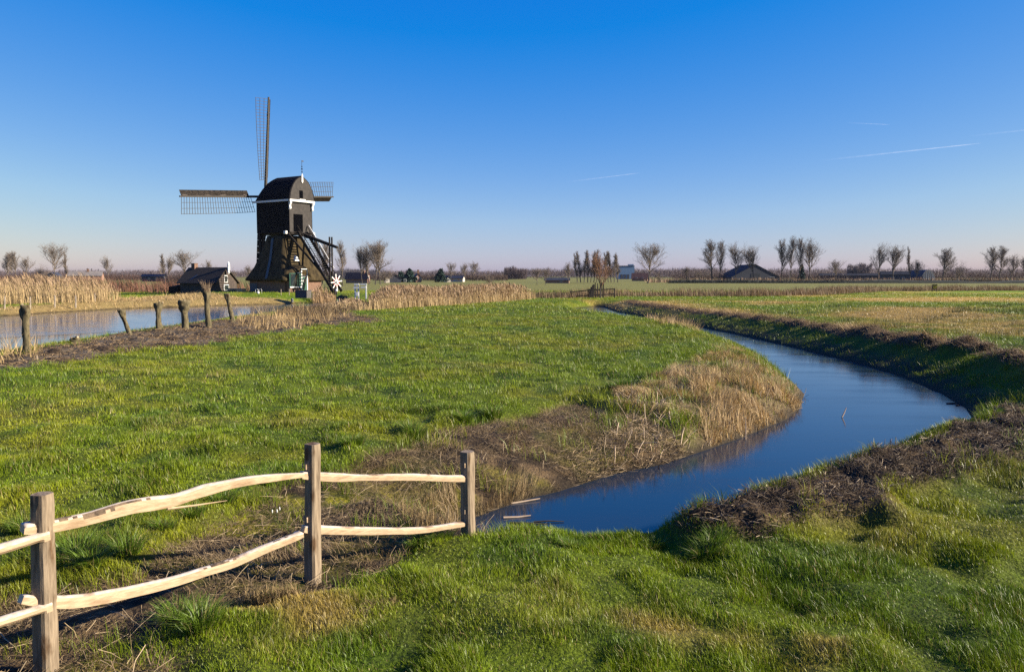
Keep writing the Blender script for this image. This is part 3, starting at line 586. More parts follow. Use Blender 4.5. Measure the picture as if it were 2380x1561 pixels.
    # mortise slots with splinters
BARKR = mat('bark_remnant', (0.06, 0.04, 0.025), (0.22, 0.15, 0.09), 14, .9, bump=.6, bscale=30)
def rail(pts, hts, dep, name='rail', twist=0.0, seed=1, bark=()):
    """cleft rail: pts = centre line, hts = face height along it, dep = depth; a wedge section with a peeled round back on top"""
    n = 70; P = [Vector(p) for p in pts]; secs = []
    L_ = [0]
    for a, b in zip(P, P[1:]): L_.append(L_[-1]+(b-a).length)
    def at_(t, arr):
        s = t*L_[-1]
        for k in range(len(P)-1):
            if s <= L_[k+1] or k == len(P)-2:
                f = (s-L_[k])/(L_[k+1]-L_[k]); break
        g0 = arr[max(k-1, 0)]; a = arr[k]; b = arr[k+1]; g3 = arr[min(k+2, len(arr)-1)]
        return a+(b-a)*f if not isinstance(a, Vector) else (0.5*((2*a)+(b-g0)*f+(2*g0-5*a+4*b-g3)*f*f+(3*a-g0-3*b+g3)*f**3))
    cl = []
    for q in range(n+1):
        t = q/n; cl.append((at_(t, P), at_(t, hts)))
    for q in range(n+1):
        c, h = cl[q]; d = (cl[min(q+1, n)][0]-cl[max(q-1, 0)][0]).normalized(); side = d.cross(Vector((0, 0, 1))).normalized(); upv = side.cross(d)
        t = q/n; tap = 1.0
        if t < 0.05: tap = 0.85+0.15*t/0.05
        if t > 0.95: tap = 0.85+0.15*(1-t)/0.05
        wob = 1+0.26*lump(t*6, seed)+0.16*lump(t*15, seed+3); h = h*0.66*tap*wob; D = 0.8*dep*(0.7+0.3*tap)*(1+0.08*lump(t*6, seed+9))
        prof = [(0.50, -0.50), (0.52, 0.10), (0.42, 0.33+0.06*lump(t*9, seed+5)), (0.22, 0.47), (0.0, 0.5), (-0.25, 0.42), (-0.46, 0.18), (-0.46, -0.15), (-0.2, -0.42)]
        if t < .035 or t > .965: prof = [(.5, -.5), (.5, -.1), (.5, .3), (.5, .5), (0, .5), (-.5, .5), (-.5, .2), (-.5, -.2), (-.5, -.5)]
        an = twist*(t-0.5)+0.05*lump(t*4, seed+2); ca, sa = math.cos(an), math.sin(an)
        sec = []
        for a, b in prof:
            a2 = a*D; b2 = b*h; sec.append(c+side*(a2*ca-b2*sa)+upv*(a2*sa+b2*ca))
        secs.append(sec)
    k = len(secs[0]); up_mb = MB(); vs = [p for s in secs for p in s]
    mb = MB(); fs = []
    for i in range(len(secs)-1):
        for j in range(k):
            a = i*k+j; b = i*k+(j+1) % k; fs.append((a, b, b+k, a+k))
    fs += [tuple(range(k-1, -1, -1)), tuple(range((len(secs)-1)*k, len(secs)*k))]
    mb.add(vs, fs); o = mb.build(name, RAILW, fence, off=fo)
    o.data.materials.append(RAILT); o.data.materials.append(CUTW); o.data.materials.append(BARKR)
    for idx, pl in enumerate(o.data.polygons):
        if idx >= len(fs)-2: pl.material_index = 2
        elif idx % k in (2, 3, 4, 5): pl.material_index = 1; pl.use_smooth = True
        elif idx % k == 1: pl.material_index = 0
        if idx < len(fs)-2:
            for t0_, t1_, j0, j1 in bark:
                e_ = 0.022*math.sin(idx*2.3+(idx//k)*0.9)
                if t0_+e_ <= (idx//k)/n <= t1_+e_ and j0 <= idx % k <= j1: pl.material_index = 3
    return o
def fpt(u, v, i, j):      # picture point on the vertical plane through posts i and j
    a = Vector(FP[i]); b = Vector(FP[j]); d = ray(u, v); n = Vector((-(b-a).y, (b-a).x)); t = (a.dot(n))/(d.x*n.x+d.y*n.y)
    return Vector((d.x*t, d.y*t, CAMZ+d.z*t))
D12 = (Vector(FP[2])-Vector(FP[1])).normalized(); NF = Vector((D12.y, -D12.x, 0))
pts = [fpt(u, v, 1, 2) for u, v in ((52, 1228), (122, 1219), (200, 1203), (300, 1176), (400, 1160), (470, 1138), (560, 1118), (640, 1108), (702, 1103))]
rail([p+Vector((0, 0, 0)) for p in pts], [.10, .135, .155, .15, .155, .15, .12, .10, .07], .12, seed=1, twist=.2, bark=((.08, .13, 2, 3), (.17, .24, 1, 2), (.24, .36, 2, 2), (.70, .74, 4, 5)))
pts = [fpt(u, v, 1, 2) for u, v in ((48, 1391), (125, 1397), (200, 1392), (300, 1373), (400, 1349), (470, 1327), (540, 1305), (610, 1275), (700, 1240))]
rail(pts, [.10, .135, .145, .13, .12, .12, .125, .105, .08], .11, seed=2, twist=-.2, bark=((.60, .68, 2, 4), (.86, .90, 3, 3)))
pts = [fpt(u, v, 2, 3) for u, v in ((700, 1103), (740, 1106), (800, 1108), (880, 1108), (960, 1107), (1030, 1110), (1078, 1110), (1098, 1109))]
rail(pts, [.10, .115, .11, .10, .10, .10, .11, .08], .10, seed=3)
pts = [fpt(u, v, 2, 3) for u, v in ((704, 1228), (740, 1229), (800, 1231), (880, 1232), (960, 1231), (1010, 1226), (1060, 1218), (1090, 1213))]
rail(pts, [.10, .125, .11, .10, .095, .09, .09, .07], .10, seed=4)
b0 = Vector((*FP[0], 0)); b1 = Vector((*FP[1], 0))
fr = Vector((.80, -.6, 0)).normalized()*0.055
e1 = fpt(97, 1240, 0, 1)+fr; e2 = fpt(103, 1404, 0, 1)+fr
def q01(e, z0, f, dz=0): p = e.lerp(Vector((FP[0][0], FP[0][1], z0))+fr, f); return Vector((p.x, p.y, p.z+dz))
rail([q01(e1, .98, f, dz) for f, dz in ((-.01, 0), (.15, -.035), (.35, -.07), (.6, -.05), (1.04, 0))], [.10, .12, .13, .12, .08], .10, seed=5)
rail([q01(e2, .44, f, dz) for f, dz in ((-.01, 0), (.15, -.02), (.35, -.03), (.6, -.02), (1.04, 0))], [.10, .12, .13, .12, .08], .10, seed=6)
# long splinter under the upper rail, slot shims at the posts
mb = MB(); a = fpt(560, 1154, 1, 2); b = fpt(640, 1150, 1, 2); c = fpt(690, 1128, 1, 2)
a, b, c = fpt(385, 1180, 1, 2), fpt(450, 1172, 1, 2), fpt(524, 1161, 1, 2)
for q in (a, b, c): q += NF*0.03
mb.tube([a, b, c], [.012, .008, .002], 5); mb.build('splinter', RAILW, fence, off=fo)
for i, zc in ((2, (0.955, 0.43)), (3, (0.675, 0.14))):
    for z in zc:
        d = D12 if i == 1 else (Vector(FP[3])-Vector(FP[2])).normalized(); px, py = FP[i]; w = FW[i]/2
        for off in (-0.035, 0.04):
            c = Vector((px, py, z+0.085))-Vector((d.x, d.y, 0))*(w+0.003)+Vector((d.y, -d.x, 0))*off
            s = MB(); s.box(c, (0.012, 0.011, 0.05), math.atan2(d.y, d.x)); s.build('slot_wedge', RAILW, fence, off=fo)

# ------------------------------------------------------------------ pollard willow trunks along the pond
BARK = wood_mat('mossy_willow_bark', (0.028, 0.024, 0.013), (0.19, 0.155, 0.085), (4, 4, 0.8), rough=0.9)
CUTP = mat('fresh_saw_cut', (0.42, 0.30, 0.17), (0.58, 0.44, 0.27), 8, 0.8)
TWIG = mat('bare_twigs', (0.17, 0.115, 0.07), (0.26, 0.18, 0.11), 4, 0.8)
def pollard(ub, vb, ut, vt, wtop, label, seed, twigs=0, knob=1.6, headf=0.30, stubs=7, zb=-0.22):
    rg = random.Random(seed); base = gp(ub, vb, zb); top = pd(ut, vt, base.y); h = (top-base).length; dep = base.y
    root = empty('pollard_willow', base, 0, label, 'tree', 'pollard willows on the pond bank')
    k = dep/FPX; w = .80*wtop*k/2; n = 22; rows = []; path = []
    bx = (rg.uniform(-.05, .05), rg.uniform(-.05, .05))
    mb = MB(); m = 16
    for q in range(n+1):
        t = q/n; c = (top-base)*t; c = Vector((c.x+bx[0]*math.sin(t*math.pi)*h*.5, c.y, c.z-(.15 if q == 0 else 0))); path.append(c)
        r = w*(1.12-0.30*t) if t < 1-headf else w*(0.88+(knob-0.88)*math.sin(min(1, (t-1+headf)/headf*0.9)*math.pi/1.9))
        if t < .08: r *= 1.25-3*t
        sec = []
        for j in range(m):
            a = 2*math.pi*j/m; amp = .14 if t < 1-headf else .42
            rr = r*(1+amp*2*(vnoise(np.array([j*0.9+seed]), np.array([t*9.0]), seed)[0]-.5)+.22*(vnoise(np.array([j*1.7+seed]), np.array([t*5.0]), seed+4)[0]-.5)+.06*math.sin(a*3+seed))
            sec.append((c.x+rr*math.cos(a), c.y+rr*math.sin(a), c.z))
        rows.append(sec)
    mb.loft(rows); mb.build('trunk', BARK, root, smooth=True)
    c = path[-1]
    for s in range(stubs):
        a = 2*math.pi*s/stubs+rg.uniform(-.4, .4); rr = w*knob*rg.uniform(.45, .8); z0 = -rg.uniform(.02, headf*.75)*h; L_ = rg.uniform(.10, .22)*min(1.3, h/2)
        p0 = c+Vector((math.cos(a)*rr*.5, math.sin(a)*rr*.5, z0*.8)); p1 = p0+Vector((math.cos(a)*rr*.8, math.sin(a)*rr*.8, L_)); sm = MB(); r_ = w*rg.uniform(.22, .36)
        sm.tube([p0, p0.lerp(p1, .6), p1], [r_*1.3, r_*1.1, r_], 8, jit=.12, rng=rg); st = sm.build('branch_stub', BARK, root, smooth=True)
        d = (p1-p0).normalized(); cm = MB(); cm.tube([p1-d*.004, p1+d*.012], [r_*.93, r_*.9], 8); cm.build('cut_face', CUTP, st)
    if twigs:
        tw = MB()
        for s in range(twigs):
            a = rg.uniform(0, 6.28); rr = w*rg.uniform(.2, 1.2); p0 = c+Vector((math.cos(a)*rr, math.sin(a)*rr, -.1)); L_ = rg.uniform(.25, .75)
            d = Vector((math.cos(a)*.35+rg.uniform(-.15, .15), math.sin(a)*.35, 1)); tw.tube([p0, p0+d*L_*.5, p0+d*L_+Vector((rg.uniform(-.1, .1), 0, 0))], [.012, .008, .003], 4, cap=False)
        tw.build('young_shoots', TWIG, root)
    return root
pollard(66, 829, 58, 709, 20, 'thick mossy pollard trunk standing nearest, at the far left of the pond bank', 3, knob=1.25, headf=.28, stubs=4)
pollard(175, 806, 174, 784, 21, 'short cut willow stump, the lowest of the row, on the bank beside the water', 8, knob=1.15, headf=.5, stubs=3)
pollard(306, 789, 281, 720, 13, 'slim leaning pollard trunk with a small knob head beside a green grass tuft', 11, knob=1.5, headf=.28, stubs=4)
pollard(371, 783, 369, 704, 16, 'straight pollard trunk with a forked sawn head, between the leaning trunk and the stoutest one', 14, knob=1.45, headf=.25, stubs=5)
pollard(432, 779, 427, 698, 19, 'stout pollard trunk with the broadest knobbly head of the row', 17, knob=1.6, headf=.35, stubs=9)
pollard(487, 772, 480, 676, 15, 'tallest pollard trunk, with thin young shoots sprouting from its head', 21, twigs=70, knob=1.45, headf=.25, stubs=6)
pollard(545, 761, 527, 682, 13, 'dark pollard trunk leaning left at the right end of the row, below the mill', 25, knob=1.15, headf=.22, stubs=3)
def stake(u, v, vt, w, label, name='stake', zb=-.2, m=None, lean=0, group=None, cat='post', part=True):
    b = gp(u, v, zb); t = pd(u+lean, vt, b.y); r = w*b.y/FPX/2
    mb = MB(); mb.tube([b+Vector((0, 0, -.2)), b.lerp(t, .5)+Vector((r*.3, 0, 0)), t], [r, r*.97, r*.9], 8)
    o = mb.build(name, m or POSTW, None, off=tuple(b)); o.location = b
    return tag(o, label, cat, group)
stake(44, 852, 833, 6, 'pale short stake left of the two by the nearest pollard', cat='stake', group='stakes by the nearest pollard')
stake(85, 849, 825, 6, 'pale short stake touching the foot of the nearest pollard', cat='stake', group='stakes by the nearest pollard')
GREYW = mat('silvered_post_wood', (0.20, 0.16, 0.12), (0.42, 0.34, 0.26), 5, .8, stretch=(3, 3, .5))
for u, v, vt, s in ((10.5, 718, 688, 'leftmost, at the edge of the picture'), (70, 715, 690, 'second from the left, above the nearest pollard'), (127, 712, 686, 'middle one of the five'),
                    (175.5, 711, 686, 'fourth from the left, paler'), (220, 705, 682, 'darkest, nearest the end of the reed bed')):
    stake(u, v, vt, 3.6, 'thin wooden post before the golden reeds, '+s, 'fence_post', group='posts along the left reed bed', m=GREYW)
b = gp(262, 702, -.2); mb = MB(); trp = empty('tripod_post', b, 0, 'three-legged green-grey wooden stake tent at the end of the reed bed', 'tripod'); k = b.y/FPX
for dx, dy in ((-9, -.3), (0, .4), (6, -.3)):
    m_ = MB(); m_.tube([Vector((dx*k, dy, -.1)), Vector((.03*dx/6, 0, 22*k))], [.045, .035], 6); m_.build('leg', mat('algae_green_wood', (.12, .15, .05), (.22, .24, .10), 5, .8), trp)

# ------------------------------------------------------------------ the hollow-post mill
TAR_LIT = mat_boards('tarred_boards_lit', (0.036, 0.031, 0.029), (0.062, 0.053, 0.048), 0.22, 1, .6, spec=.15)  # door face: sunlight on the black tar put into a lighter colour
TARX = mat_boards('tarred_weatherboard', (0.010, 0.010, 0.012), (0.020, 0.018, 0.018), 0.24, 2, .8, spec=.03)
TARS = mat('tarred_timber', (0.018, 0.015, 0.013), (0.04, 0.032, 0.026), 4, .7, bump=.3, spec=.1)
ROOFB = mat_boards('tarred_shingle_roof', (0.008, 0.008, 0.010), (0.016, 0.015, 0.018), 0.28, 2, .85, spec=.03)
WHITE = mat('white_paint', (0.72, 0.70, 0.66), (0.82, 0.80, 0.76), 3, .45)
THATCH = mat('weathered_thatch', (0.028, 0.021, 0.012), (0.085, 0.062, 0.030), 2.2, .95, bump=1.0, bscale=14, stretch=(1, 1, .35), spec=.1)
GREEN = mat('green_paint', (0.012, 0.075, 0.045), (0.02, 0.10, 0.06), 3, .4)
BRICK = mat('brown_brick', (0.12, 0.06, 0.04), (0.24, 0.14, 0.09), 9, .85, bump=.4, bscale=20)
GLASS = mat('window_glass', (0.02, 0.03, 0.035), None, rough=.06, spec=.9)
SAILW = mat('sail_timber', (0.018, 0.014, 0.012), (0.07, 0.055, 0.04), 5, .7, stretch=(2, 2, 2))
SLAT = mat('sail_lattice_wood', (0.03, 0.025, 0.022), (0.07, 0.055, 0.045), 3, .7)
BLUEP = mat('blue_grey_boards', (0.035, 0.05, 0.07), (0.06, 0.085, 0.11), 3, .6)
BOARDD = mat('tarred_sail_boards', (0.012, 0.010, 0.009), (0.05, 0.04, 0.032), 5, .9, stretch=(1, 1, 1), spec=.05)
IRON = mat('dark_iron', (0.03, 0.03, 0.035), None, rough=.5, metal=.6)
RED = mat('red_paint', (0.45, 0.05, 0.04), None, rough=.5)
MY = 120.0; mc = pd(664, 640, MY); MZ = 0.42
mill = empty('windmill', (mc.x, MY, MZ), R(-31.5), 'black hollow-post windmill with thatched base and lattice sails beside the pond', 'windmill')
def zz(cy): return zof(203.6+.326*cy, MY)-MZ
ZB, ZE, ZR = zz(1038), zz(818), zz(640); HX, HY = 3.42, 2.2
# thatched lower tower
def sq(h, z, rc, m=6):
    pts = []
    for cx, cy, a0 in ((1, 1, 0), (-1, 1, 90), (-1, -1, 180), (1, -1, 270)):
        for q in range(m+1):
            a = R(a0+90*q/m); pts.append((cx*(h-rc)+rc*math.cos(a), cy*(h-rc)+rc*math.sin(a), z))
    return pts
mb = MB(); mb.loft([sq(3.55, 1.62, .4), sq(4.22, 1.70, .5), sq(4.28, 1.95, .6), sq(3.95, 2.6, .8), sq(3.45, 3.7, .9), sq(2.95, 5.1, .9), sq(2.5, 6.5, .8), sq(2.15, 7.7, .7), sq(1.95, 8.35, .6)], cap=True)
th = mb.build('thatched_tower', THATCH, mill, smooth=True)
mb = MB(); mb.loft([sq(3.7, -.5, .05, 1), sq(3.7, 1.9, .05, 1)]); mb.build('brick_base', BRICK, mill)
mb = MB(); mb.box((-2.7, -3.74, .55), (1.5, .1, 1.5)); mb.build('base_door', BLUEP, mill)
mb = MB(); mb.tube([(0, 0, 8.0), (0, 0, ZB+.3)], 1.25, 12); mb.build('post_collar', TARS, mill)
# body
mb = MB(); mb.loft([[(-HX, -HY, z), (HX, -HY, z), (HX, HY, z), (-HX, HY, z)] for z in (ZB, ZE+.1)]); body = mb.build('body_wall', TAR_LIT, mill)
side = MB()
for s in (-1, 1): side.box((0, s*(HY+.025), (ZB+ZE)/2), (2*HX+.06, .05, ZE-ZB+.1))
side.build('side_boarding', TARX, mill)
prof = [(-2.48, 0), (-2.47, .35), (-2.36, .95), (-2.12, 1.65), (-1.72, 2.35), (-1.2, 2.95), (-.6, 3.35), (0, 3.62)]
prof = prof+[(-y, z) for y, z in prof[-2::-1]]; hs_ = (ZR-ZE)/3.62
mb = MB(); secs = []
for X, s in ((-3.95, .03), (-3.85, .2), (-3.6, .40), (-3.2, .60), (-2.7, .78), (-2.1, .93), (-1.6, .985), (-1.4, 1.0), (HX+.32, 1.0)):
    secs.append([(X, y*(.82+.18*min(1, s*1.3)), ZE+z*hs_*s) for y, z in prof])
mb.loft(secs); rf = mb.build('cap_roof', ROOFB, mill, smooth=False)
g_ = [(y*.93, z*hs_*.955) for y, z in prof]
mb = MB(); mb.loft([[(X, y, ZE+.05+z) for y, z in g_] for X in (HX+.2, HX+.36)]); mb.build('gable_boarding', TAR_LIT, mill)
# white trim
mb = MB(); mb.box((HX+.36, 0, ZE-.02), (.18, 4.9, .30)); mb.box((HX+.37, 0, ZE+.18), (.2, 1.1, .16)); mb.build('white_eave_board', WHITE, mill)
mb = MB()
for s in (-1, 1): mb.box((-.2, s*2.50, ZE-.02), (2*HX+.75, .10, .28))
mb.build('white_side_board', WHITE, mill)
for s in (-1, 1):
    mb = MB(); mb.loft([[(HX+.05, s*2.2-.15, z0), (HX+xo, s*2.2-.15, z0), (HX+xo, s*2.2+.15, z0), (HX+.05, s*2.2+.15, z0)] for z0, xo in ((ZE-1.35, .12), (ZE-1.2, .30), (ZE-.75, .22), (ZE-.4, .42), (ZE-.17, .42))]); mb.build('white_bracket', WHITE, mill)
mb = MB(); mb.loft([[(HX+.5-t, -w, z), (HX+.5, -w, z), (HX+.5, w, z), (HX+.5-t, w, z)] for z, w, t in ((ZR-1.05, .05, .1), (ZR-.85, .15, .12), (ZR+.1, .10, .12), (ZR+.25, .03, .05))]); mb.build('finial', WHITE, mill)
mb = MB(); fx = HX+.42; mb.tube([(fx, 0, ZR-.2), (fx, 0, ZR+2.15)], .03, 6)
for z, r in ((ZR+.55, .10), (ZR+.95, .14), (ZR+1.3, .09)): mb.tube([(fx, 0, z-.12), (fx, 0, z), (fx, 0, z+.12)], [.03, r, .03], 8)
mb.box((fx+.0, .14, ZR+2.1), (.03, .40, .16)); mb.build('weathervane', IRON, mill)
# openings
mb = MB(); DW = mat('dark_opening', (.003, .003, .004), None, rough=1, spec=0)
mb.box((HX+.02, -.55, ZB+1.36), (.08, 1.75, 2.55)); mb.build('upper_door', DW, mill)
mb = MB(); mb.box((HX+.34, -.2, ZE+.95), (.08, .70, 1.12)); mb.build('gable_hatch', DW, mill)
# cross beams with white heads
mb = MB(); mb.beam((3.0, -2.45, ZB-.1), (3.0, 2.65, ZB-.1), .36, .42); cb = mb.build('cross_beam', TARS, mill)
for y in (-2.62, 2.82):
    mb = MB(); mb.box((3.0, y, ZB-.08), (.46, .38, .46)); mb.build('white_beam_head', WHITE, mill, bevel=.05)
mb = MB(); mb.box((0, 0, ZB-.12), (2*HX-.3, 3.6, .3)); mb.build('floor_frame', TARS, mill)
for s in (-1, 1):
    mb = MB(); mb.beam((-3.2, s*2.0, ZB), (-2.9, s*2.0, 4.6), .34, .34); mb.beam((-2.0, s*1.9, ZB), (-2.9, s*1.9, 5.6), .2, .2); mb.build('corner_strut', TARS, mill)
# tail
FZ = 1.3
for y in (-2.4, 2.6):
    mb = MB(); mb.beam((3.1, y, ZB-.1), (9.1, .15, FZ), .26, .26, w2=.2, h2=.2); mb.build('tail_brace', TARS, mill)
mb = MB(); mb.beam((2.0, .2, zz(1030)), (10.4, .2, zof(577, 118)-MZ), .50, .55, w2=.32, h2=.34); mb.build('tail_pole', TARS, mill)
for y in (-.05, .42):
    mb = MB(); mb.tube([(9.15, y, zz(1075)), (9.15, y, -.2)], .12, 8); mb.build('tail_upright', TARS, mill)
st0, st1 = Vector((3.5, .2, ZB+.05)), Vector((10.3, .2, .2))
stair = MB()
for y in (-.72, 1.05): stair.beam(st0+Vector((0, y-.2, 0)), st1+Vector((0, y-.2, 0)), .12, .42)
so_ = stair.build('stair', TARS, mill); tr = MB()
for k in range(26):
    p = st0.lerp(st1, (k+.7)/26.5); tr.box((p.x, p.y-.03, p.z), (.26, 1.7, .05))
tr.build('tread', TARS, so_)
rl = MB()
for y in (-.80, 1.15):
    rl.beam(st0+Vector((0, y-.2, .95)), st1+Vector((0, y-.2, .95)), .07, .09)
    for k in range(7):
        p = st0.lerp(st1, (k+.5)/7); rl.beam(p+Vector((0, y-.2, .1)), p+Vector((0, y-.2, .95)), .06, .06)
rl.build('stair_rail', TARS, so_)
mb = MB(); mb.beam((3.6, 1.35, ZB+1.15), (8.6, 1.35, zz(1290)), .07, .09); mb.build('white_handrail', WHITE, mill)
# winch wheel
wc = Vector((10.1, .2, zz(1382))); wheel = MB()
wheel.tube([wc+Vector((-.3, 0, 0)), wc+Vector((.25, 0, 0))], .17, 10)
for k in range(8):
    a = 2*math.pi*(k+.15)/8; d = Vector((0, math.cos(a), math.sin(a))); wheel.beam(wc+d*.1, wc+d*1.12, .10, .11, up=(1, 0, 0), w2=.16, h2=.13)
wh = wheel.build('winch_wheel', WHITE, mill); rg_ = MB(); nn = 28
rg_.loft([[wc+Vector((xo, math.cos(2*math.pi*k/nn)*rr, math.sin(2*math.pi*k/nn)*rr)) for xo, rr in ((-.04, .52), (.04, .52), (.04, .60), (-.04, .60))] for k in range(nn+1)], cap=False); rg_.build('wheel_ring', RED, wh)
mb = MB(); mb.beam((9.9, .05, wc.z+.2), (9.9, .05, -.3), .2, .2); mb.beam((9.9, .35, wc.z+.2), (9.9, .35, -.3), .2, .2); mb.build('winch_post', TARS, mill)
# ground floor: entrance and window under the thatch eyebrow
mb = MB(); mb.loft([[(3.6, -3.35, z), (4.5, -3.35, z), (4.5, .3, z), (3.6, .3, z)] for z in (-.3, 2.1)]); mb.build('porch_wall', BRICK, mill)
mb = MB(); secs = []
for y, zt in ((-3.9, 2.2), (-3.4, 2.75), (-2.6, 3.1), (-1.0, 3.35), (.2, 3.3), (.9, 2.9), (1.5, 2.2)):
    f_ = .75*max(0, 1-abs(y+1.2)/2.75)**.5; secs.append([(3.9+f_, y, zt-.45), (3.95+f_, y, zt-.15), (3.65+f_, y, zt+.25), (3.2, y, zt+.75), (2.9, y, zt-.4), (3.4, y, zt-.75)])
mb.loft(secs); mb.build('thatch_eyebrow', THATCH, mill, smooth=True)
mb = MB(); X = 4.62; d0, d1 = -1.25, -.17; dz = zz(1292)
for y in (d0, d1): mb.box((X, y, dz/2), (.14, .16, dz))
mb.box((X, (d0+d1)/2, dz-.08), (.15, d1-d0+.16, .16)); mb.box((X, (d0+d1)/2, dz-1.12), (.13, d1-d0, .14)); dfr = mb.build('door_frame', WHITE, mill)
mb = MB(); mb.box((X-.03, (d0+d1)/2, (dz-1.19)/2), (.08, d1-d0-.16, dz-1.19)); dd = mb.build('front_door', GREEN, mill)
mb = MB(); mb.box((X+.03, (d0+d1)/2, dz-1.75), (.05, .56, .60)); wf = mb.build('door_window_frame', WHITE, dd)
mb = MB(); mb.box((X+.065, (d0+d1)/2, dz-1.75), (.03, .40, .44)); mb.build('pane', GLASS, dd)
mb = MB(); mb.box((X, (d0+d1)/2, dz-.60), (.05, d1-d0-.16, .85)); mb.build('transom_pane', GLASS, dfr)
mb = MB(); mb.box((X-.1, -2.4, 1.82), (.18, 2.2, 2.0)); wnd = mb.build('ground_window', GREEN, mill)
mb = MB(); mb.box((X+.0, -2.75, 1.85), (.05, 1.1, 1.75))
for y in (-3.32, -2.2): mb.box((X+.03, y, 1.85), (.06, .07, 1.85))
wp = mb.build('pane', GLASS, wnd)
mb = MB(); mb.box((X+.04, -2.45, .80), (.16, 2.2, .18)); mb.build('white_sill', WHITE, wnd); mb = MB(); mb.box((X+.02, -1.65, 2.85), (.14, .75, .14)); mb.build('white_lintel', WHITE, wnd)
mb = MB(); mb.loft([[(2.5, -1.25, 4.9), (3.35, -1.25, 4.6), (3.35, -.35, 4.6), (2.5, -.35, 4.9)], [(2.3, -.85, 5.5), (3.3, -.85, 5.35), (3.3, -.8, 5.35), (2.3, -.8, 5.5)]]); mb.build('white_dormer', WHITE, mill)
mb = MB(); mb.beam((-.15, -2.25, 7.9), (.25, -3.1, 4.9), .46, .08, up=(0, -1, .3)); mb.beam((.25, -3.1, 4.9), (.6, -4.28, 2.0), .46, .08, up=(0, -1, .3)); mb.build('zinc_strip', BLUEP, mill)
# four sails: hub, stock, hemlath lattice, leading boards
tilt = R(10); rot = R(4.6); hub = Vector((-4.15, 0, zof(454, MY)-MZ))
mb = MB(); ax = Vector((-math.cos(tilt), 0, math.sin(tilt))); mb.tube([hub-ax*1.6, hub+ax*.35], .32, 12); mb.build('windshaft', TARS, mill)
UPs = Vector((math.sin(tilt), 0, math.cos(tilt))); LF = Vector((0, -1, 0)); BK = Vector((math.cos(tilt), 0, -math.sin(tilt)))
SL = 14.6
for k in range(4):
    a = math.pi/2*k+rot; arm = UPs*math.cos(a)+LF*math.sin(a); lat = -UPs*math.sin(a)+LF*math.cos(a)
    off = hub+ax*(0.12 if k % 2 else -.14)
    sm = MB(); sm.beam(off, off+arm*SL, .32, .40, up=BK, w2=.20, h2=.18); sail = sm.build('sail', SAILW, mill)
    lt_ = MB(); prev = None
    rows_ = 29; r0, r1 = 2.6, SL-.3
    def lv(r):
        t = (r-r0)/(r1-r0); tw = R(27*(1-t)**1.2+1); return (lat*math.cos(tw)+BK*math.sin(tw))
    for q in range(rows_):
        r = r0+(r1-r0)*q/(rows_-1); p = off+arm*r; lt_.beam(p-lv(r)*.12, p+lv(r)*2.45, .05, .05, up=BK)
    for w_ in (.85, 1.65, 2.4):
        for q in range(10):
            ra, rb = r0+(r1-r0)*q/10, r0+(r1-r0)*(q+1)/10; lt_.beam(off+arm*ra+lv(ra)*w_, off+arm*rb+lv(rb)*w_, .045, .055, up=BK)
    lt_.build('lattice', SLAT, sail)
    bd = MB()
    for q in range(12):
        ra, rb = r0+.2+(r1-r0-.2)*q/12, r0+.2+(r1-r0-.2)*(q+1)/12; v_ = -lat*.82-BK*.57
        bd.beam(off+arm*(ra+.02)+v_*.58, off+arm*(rb-.02)+v_*.58, .84, .045, up=(BK*.82-lat*.57))
    bd.build('leading_board', BOARDD, sail)
    if k in (0, 1, 2, 3):
        cl = MB(); pts_ = [off+arm*(r0+.3+(r1-r0-.5)*q/16)+ax*.17-lat*(.10+.06*math.sin(q*1.3)) for q in range(17)]
        cl.tube(pts_, [.10+.03*math.sin(q*2.1) for q in range(17)], 7); cl.build('furled_cloth', mat('brown_sail_cloth', (.05, .04, .035), (.11, .085, .065), 6, .9) if k == 0 else bpy.data.materials['brown_sail_cloth'], sail)
